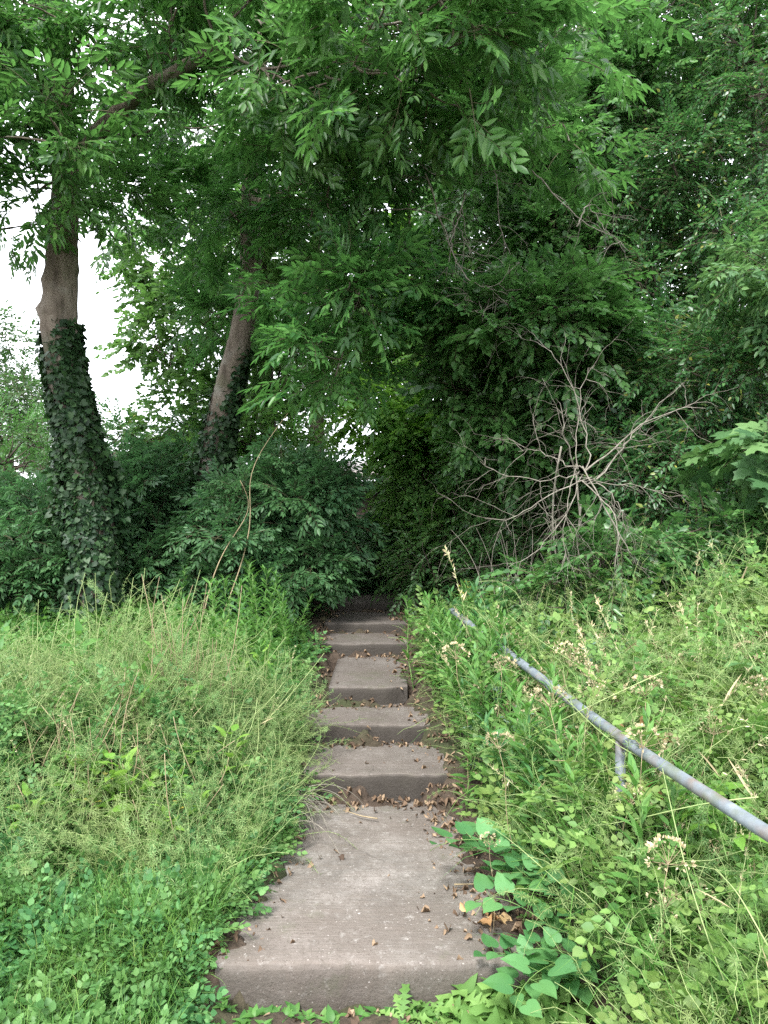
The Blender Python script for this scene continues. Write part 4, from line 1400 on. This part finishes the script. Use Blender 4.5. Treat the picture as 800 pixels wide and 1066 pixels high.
LB = 'arching bramble cane with leaves in threes on the bank around the handrail'
bram = [cane('bramble', LB, 'bramble', 'brambles around the handrail', L, n, TRI, .075, (M_BRAM, M_STEM), rw) for L, n in ((.9, 11), (1.2, 14), (.7, 9))]
for k, (x, y) in enumerate(sow(34, 1, 2.1, 5.6, 1.9, edge=.35)):
    plant_at(bram[k % 3], x, y, rz=rw.uniform(-1.9, 1.5), sc=rw.uniform(.75, 1.1) * float(hgt(x, y)) / .72)
LL = 'bramble with fresh lime leaves scrambling through the weeds beyond the handrail'
braml = [cane('bramble', LL, 'bramble', 'lime brambles beyond the handrail', L, n, TRI, .08, (M_LIME, M_STEM), rw) for L, n in ((1.0, 12), (1.3, 14))]
for k in range(54):
    y = rw.uniform(2.7, 5.0)
    plant_at(braml[k % 2], .30 * y + rw.uniform(.0, 1.2) * y / 4, y, rz=rw.uniform(-1.9, 1.5), sc=rw.uniform(.8, 1.25))

# bindweed: heart leaves lying against the right edge of the bottom slab
HT = [fan_leaf(HEART, .12, .25), fan_leaf(HEART, .2, .1)]
bind = [cane('bindweed', 'trailing bindweed with big heart-shaped leaves at the right edge of the bottom slab', 'bindweed', 'bindweeds beside the bottom slab', L, n, HT[i % 2], .10, (M_BIND, M_STEM), rw, 1.9, .0025) for i, (L, n) in enumerate(((.55, 10), (.7, 12)))]
for k, (px, Y, rz) in enumerate(((605, 2.62, 3.0), (590, 2.8, 2.7), (622, 2.5, 3.6), (585, 2.98, 3.2), (635, 2.62, 2.6), (620, 2.45, 2.9), (580, 3.15, 3.3), (645, 2.5, 3.3), (600, 2.55, 4.2), (612, 2.85, 3.4), (575, 3.05, 4.4), (598, 2.7, 2.2))):
    plant_at(bind[k % 2], (px - 410) / 800 * Y, Y, rz=rz, sc=rw.uniform(.6, .85))

# blue-green sow-thistles
THI = ((0, .08), (.08, .3), (.14, .7), (.2, .42), (.3, .95), (.36, .5), (.48, 1.0), (.54, .55), (.66, .85), (.72, .45), (.84, .5), (1, 0))
TH = [leaf_fine(.42, .1, .4, THI, wave=.06, r=rw), leaf_fine(.38, .2, .5, THI, wave=.06, r=rw)]
thi = herb('sow_thistle', 'blue-green sow-thistle with jagged leaves growing up to the handrail', 'thistle', 'sow-thistles along the handrail', .85, 26, TH, .17, (M_BLUE, M_STEM), rw, per=1, fall=.3, crosses=False, rs=.006)
for (px, Y, s) in ((505, 4.2, .78), (522, 4.1, .72), (614, 4.1, .72), (628, 4.2, .68), (620, 3.9, .66), (495, 4.0, .62), (512, 3.9, .66), (535, 3.7, .66)):
    plant_at(thi, (px - 400) / 800 * Y, Y, sc=s)

# the jagged pale weeds at the foot of the bottom slab: flat rosettes
DAN = ((0, .06), (.14, .10), (.19, .5), (.23, .14), (.31, .75), (.36, .16), (.45, .95), (.50, .18), (.59, 1.0), (.64, .25), (.74, .85), (.80, .4), (.88, .5), (1, 0))
DN = [leaf_fine(.40, .10, .4, DAN, wave=.09, r=rw), leaf_fine(.46, .15, .6, DAN, wave=.09, r=rw)]


def rosette(label, group, lts, n, size, mat, r):
    root = thing('rosette_weed', label, 'weed', (0, 0, 0), group)
    parts = []
    for i in range(n):
        a = i * 2.4 + r.normal(0, .2)
        e = r.uniform(.15, .9)
        d = np.array([math.cos(a) * math.cos(e), math.sin(a) * math.cos(e), math.sin(e)])
        parts.append((lts[i % len(lts)], frames(d, [0, 0, 1]), np.array([0, 0, .005]), size * r.uniform(.65, 1.15)))
    V, F = merge(parts)
    Mesh().add(V, F).build('foliage', mat, root)
    return root


ros = [rosette('flat jagged-leaved weed on the soil at the foot of the bottom slab', 'jagged weeds at the foot of the bottom slab', DN, n, .15, M_WEED, rw) for n in (8, 10)]
for k, (px, Y, s) in enumerate(((500, 2.47, 1.0), (525, 2.44, 1.2), (548, 2.46, 1.15), (475, 2.45, .85), (565, 2.5, 1.1), (512, 2.41, 1.1), (540, 2.40, 1.2), (585, 2.44, 1.0), (455, 2.44, .7), (572, 2.40, 1.1), (490, 2.40, 1.0), (530, 2.50, .9), (440, 2.47, .8), (420, 2.43, .7), (555, 2.42, 1.2), (535, 2.46, 1.25), (515, 2.49, 1.05), (560, 2.36, 1.2))):
    plant_at(ros[k % 2], (px - 400) / 800 * Y, Y, sc=s)
SMR = [leaf_fine(.5, .08, .3, r=rw), leaf_fine(.55, .15, .5, r=rw)]
ros2 = [rosette('small pale broad-leaved seedling along the foot of the bottom slab', 'seedlings at the foot of the bottom slab', SMR, n, .042, M_NETTLE, rw) for n in (8, 10)]
for k in range(44):
    px = rw.uniform(190, 480)
    Y = rw.uniform(2.36, 2.51)
    plant_at(ros2[k % 2], (px - 400) / 800 * Y, Y, sc=rw.uniform(.6, 1.2))

# dried umbels
def umbel(p, parts, S_):
    r = rw
    top = p[-1]
    for i in range(11):
        a, e = i * 2.4, r.uniform(.3, 1.2)
        d = np.array([math.cos(a) * math.cos(e), math.sin(a) * math.cos(e), math.sin(e)])
        q = top + d * .07
        S_.add(*stem_T(np.array([top, q]), .0012, .0008, 3, 0))
        for j in range(9):
            dd = nz(d + r.normal(0, .5, 3))
            parts.append((leaf(.5, .1, .1), frames(dd, [0, 1, .3]), q + dd * .012, .014))


LU = 'dry straw-coloured umbel gone to seed among the weeds beside the handrail'
umb = [herb('dry_umbel', LU, 'seed head', 'dry umbels beside the handrail', .75, 2, [leaf(.3)], .05, (M_SEED, M_STRAW), rw, extra=umbel, rs=.003) for _ in range(2)]
for k, (px, Y) in enumerate(((530, 3.8), (548, 3.6), (565, 3.7), (556, 3.4), (580, 3.3), (600, 3.0), (540, 4.0), (520, 4.1), (650, 2.7), (700, 2.6), (620, 2.6), (560, 3.9), (575, 3.5), (690, 2.35), (760, 2.5), (730, 2.4), (510, 4.4), (590, 3.6), (660, 2.3), (720, 3.4), (785, 3.6), (770, 3.2), *[(rw.uniform(490, 720), rw.uniform(2.6, 4.4)) for _ in range(30)])):
    x = (px - 400) / 800 * Y
    plant_at(umb[k % 2], x, Y, sc=rw.uniform(.72, 1.0) * min(.74, float(hgt(x, Y)) + .08) / .75)

# ragwort with yellow buds
def buds(p, parts, S_):
    for i in range(16):
        q = p[-1] + rw.normal(0, .035, 3)
        S_.add(*stem_T(np.array([p[-2], q]), .001, .0008, 3, 0))
        for j in range(3):
            parts.append((leaf(.8), frames(rw.normal(0, 1, 3) + [0, 0, .5], [0, .3, 1]), q, .014))


rag = herb('ragwort', 'weed with small yellow buds near the far end of the handrail', 'ragwort', 'yellow-budded weeds near the far end of the handrail', .85, 2, [leaf(.3)], .04, (M_FLOWER, M_STEM), rw, extra=buds)
for (px, Y) in ((490, 5.0), (484, 5.15)):
    plant_at(rag, (px - 400) / 800 * Y, Y, sc=rw.uniform(.68, .78))

# long pale stems slanting over the weeds on the right
def seed_head(p, parts, S_):
    for i in range(26):
        f = 1 - .25 * rw.uniform()
        q = np.array([np.interp(f, np.linspace(0, 1, 9), p[:, j]) for j in range(3)])
        d = nz(rw.normal(0, .5, 3) + [0, 0, .8])
        parts.append((leaf(.25), frames(d, [0, 1, .2]), q, .022))


fs = [herb('flowering_grass', 'tall straw-pale grass stem with a loose seed head above the weeds beside the handrail', 'grass', 'seeding grasses beside the handrail', .95, 2, [leaf(.06)], .22, (M_SEED, M_PALE_STEM), rw, per=1, extra=seed_head, lean=.35, rs=.0022) for _ in range(3)]
for k, (x, y) in enumerate(sow(170, 1, 1.9, 4.8, 1.7, edge=.18)):
    plant_at(fs[k % 3], x, y, sc=rw.uniform(.75, 1.05) * (float(hgt(x, y)) + .12) / .95, tilt=(rw.normal(0, .3), rw.normal(0, .3)))
fs2 = [herb('flowering_grass', 'tall straw-pale grass stem with a loose seed head standing out of the tangle under the two ashes', 'grass', 'seeding grasses under the two ashes', 1.15, 2, [leaf(.06)], .22, (M_SEED, M_PALE_STEM), rw, per=1, extra=seed_head, lean=.3, rs=.0022) for _ in range(3)]
for k, (x, y) in enumerate(sow(70, -1, 3.3, 4.5, 2.2, edge=.2)):
    plant_at(fs2[k % 3], x, y, sc=rw.uniform(.75, 1.05) * (float(hgt(x, y)) + .15) / 1.15, tilt=(rw.normal(0, .25), rw.normal(0, .25)))
for k, (ax, ay, aY, bx, by, bY) in enumerate(((510, 860, 2.9, 740, 1010, 2.1), (560, 700, 3.3, 700, 800, 2.6), (530, 640, 4.0, 660, 740, 3.4), (620, 860, 2.5, 790, 830, 2.2), (690, 800, 2.4, 770, 1060, 2.0), (520, 830, 3.0, 640, 850, 2.6), (745, 905, 2.1, 800, 985, 1.95), (600, 930, 2.4, 720, 1060, 2.05), (545, 770, 3.1, 690, 700, 3.0), (760, 640, 3.4, 790, 700, 3.2))):
    q = curve(P(bx, by, bY), P(ax, ay, aY), 14, .05, rw)
    M = Mesh()
    M.add(*tube(q, np.linspace(.0026, .0012, 14), 4))
    tag(M.build('grass_stalk', M_PALE_STEM, loc=q[0]), 'long thin pale grass stalk slanting over the weeds below the handrail', 'grass stalk', 'pale stalks over the weeds below the handrail')

# dry stems: upright brown ones at the foot of the left tangle, bent ones over the second step
LD = 'dry brown upright stem at the foot of the tall tangle'
for k in range(40):
    px = rw.choice([40, 100, 120, 190, 195, 60, 175]) + rw.normal(0, 16)
    Y = rw.uniform(3.18, 3.45)
    x = (px - 400) / 800 * Y
    g = float(ground(x, Y))
    q = curve([x, Y, g - .02], [x + rw.normal(0, .17), Y + rw.normal(0, .12), g + rw.uniform(.22, .62)], 9, .09, rw)
    M = Mesh()
    M.add(*tube(q, np.linspace(.0036, .0014, 9), 5))
    tag(M.build('dry_stalk', M_STRAW, loc=q[0]), LD, 'dry stalk', 'dry stalks at the foot of the tangle')
root_b = np.array([-.50, 3.78, float(ground(-.5, 3.78))])
bs = thing('dry_grass_tuft', 'tuft of dry grey bent stems drooping onto the slab below the second step', 'dry grass', tuple(root_b))
M = Mesh()
for k in range(46):
    a = rw.normal(-.75, .55)
    L = rw.uniform(.22, .50)
    t_ = np.linspace(0, 1, 12)
    el = 1.0 - rw.uniform(1.6, 2.6) * t_
    d = np.stack([np.cos(a) * np.cos(el), np.sin(a) * np.cos(el), np.sin(el)], 1) * L / 12
    q = root_b + rw.normal(0, .05, 3) * [1, 2, 0] + np.cumsum(d, 0)
    q[:, 2] = np.maximum(q[:, 2], .118 + rw.uniform(0, .01))
    M.add(*tube(q, np.linspace(.0026, .0011, 12), 4, 0, cap=False))
M.build('stem', M_DEAD, bs)

# ------------------------------------------------------------------ leaf litter, twigs
rl = np.random.default_rng(99)
LIT = [leaf_fine(.5, .5, .6, wave=.12, r=rl), leaf_fine(.4, -.4, .5, wave=.15, r=rl), leaf_fine(.6, .9, .3, wave=.1, r=rl)]


def tread_z(x, y):
    z = ground(x, y)
    for (yf, zt, xl, xr, _) in STEPS:
        on = (x > xl) & (x < xr) & (y > yf + .02)
        z = np.where(on, np.maximum(z, zt - .008), z)
    return z


pts = []
for i, (yf, zt, xl, xr, _) in enumerate(STEPS):             # in the angle at the foot of each riser
    n = (10, 210, 190, 120, 90, 60, 60)[i]
    lx, rx = float(le(yf)) - .05, float(re_(yf)) + .1
    pts.append(np.stack([rl.uniform(lx, rx, n), yf - np.abs(rl.normal(0, .05, n)) - .015], 1))
n = 900
y = rl.uniform(2.5, 7.5, n)
pts.append(np.stack([re_(y) + rl.normal(.0, .07, n), y], 1))
y = rl.uniform(2.5, 7.5, 420)
pts.append(np.stack([le(y) + rl.normal(.01, .06, 420), y], 1))
y = rl.uniform(2.55, 7.5, 70)
pts.append(np.stack([rl.uniform(-.42, .36, 70), y], 1))
y = rl.uniform(2.55, 4.0, 240)
pts.append(np.stack([re_(y) - np.abs(rl.normal(.02, .10, 240)), y], 1))
y = rl.uniform(2.2, 2.5, 120)
pts.append(np.stack([rl.uniform(-.6, .6, 120), y], 1))
pts = np.concatenate(pts)
n = len(pts)
pos = np.column_stack([pts, tread_z(pts[:, 0], pts[:, 1]) + .004 + rl.uniform(0, .006, n)])
R = frames(np.stack([rl.normal(0, 1, n), rl.normal(0, 1, n), rl.normal(0, .15, n)], 1), nz(rl.normal(0, .3, (n, 3)) + [0, 0, 1]))
S = rl.uniform(.28, 1.0, n) ** 2 * .045
M = Mesh()
k = rl.integers(3, size=n)
for i in range(3):
    inst(M, LIT[i], pos[k == i], R[k == i], S[k == i])
tag(M.build('leaf_litter', M_LITTER), 'small dry brown leaves lying along the steps and their edges', 'leaf litter', kind='stuff')

# a crisp brown leaf cluster on the bottom slab, and others caught in the weeds
def crisp(label, c, n, s, spread):
    M = Mesh()
    pos = np.asarray(c) + rl.normal(0, spread, (n, 3)) * [1, 1, .35]
    pos[:, 2] = np.maximum(pos[:, 2], c[2])
    inst(M, LIT[0], pos, frames(rl.normal(0, 1, (n, 3)) * [1, 1, .4], nz(rl.normal(0, .5, (n, 3)) + [0, 0, 1])), rl.uniform(.6, 1.2, n) * s)
    tag(M.build('dead_leaf_cluster', M_CRISP, loc=c), label, 'dead leaves')


q = P(508, 962, 2.78)
crisp('crisp brown dead leaf cluster on the right side of the bottom slab', [q[0], q[1], .125], 7, .075, .03)
crisp('dead brown leaf cluster caught in the weeds just under the handrail post', P(668, 818, 2.75), 7, .07, .025)
crisp('dead brown leaf cluster hanging in the weeds beyond the handrail', P(672, 758, 3.2), 6, .07, .025)
crisp('orange-brown dead leaf cluster high in the weeds at the right edge, under the laurel shrub', P(785, 655, 4.2), 10, .08, .05)

for (px, py, Y, L, a, lb) in ((490, 925, 3.05, .13, .1, 'pale snapped twig lying on the right of the bottom slab'), (375, 848, 3.75, .2, 2.6, 'thin dry twig lying at the foot of the second step')):
    c = P(px, py, Y)
    c[2] = .122
    d = np.array([math.cos(a), math.sin(a), 0]) * L / 2
    q = curve(c - d, c + d, 8, .05, rl)
    q[:, 2] = .124
    M = Mesh()
    M.add(*tube(q, np.linspace(.0035, .0018, 8), 5))
    tag(M.build('fallen_twig', M_STRAW, loc=c), lb, 'twig')
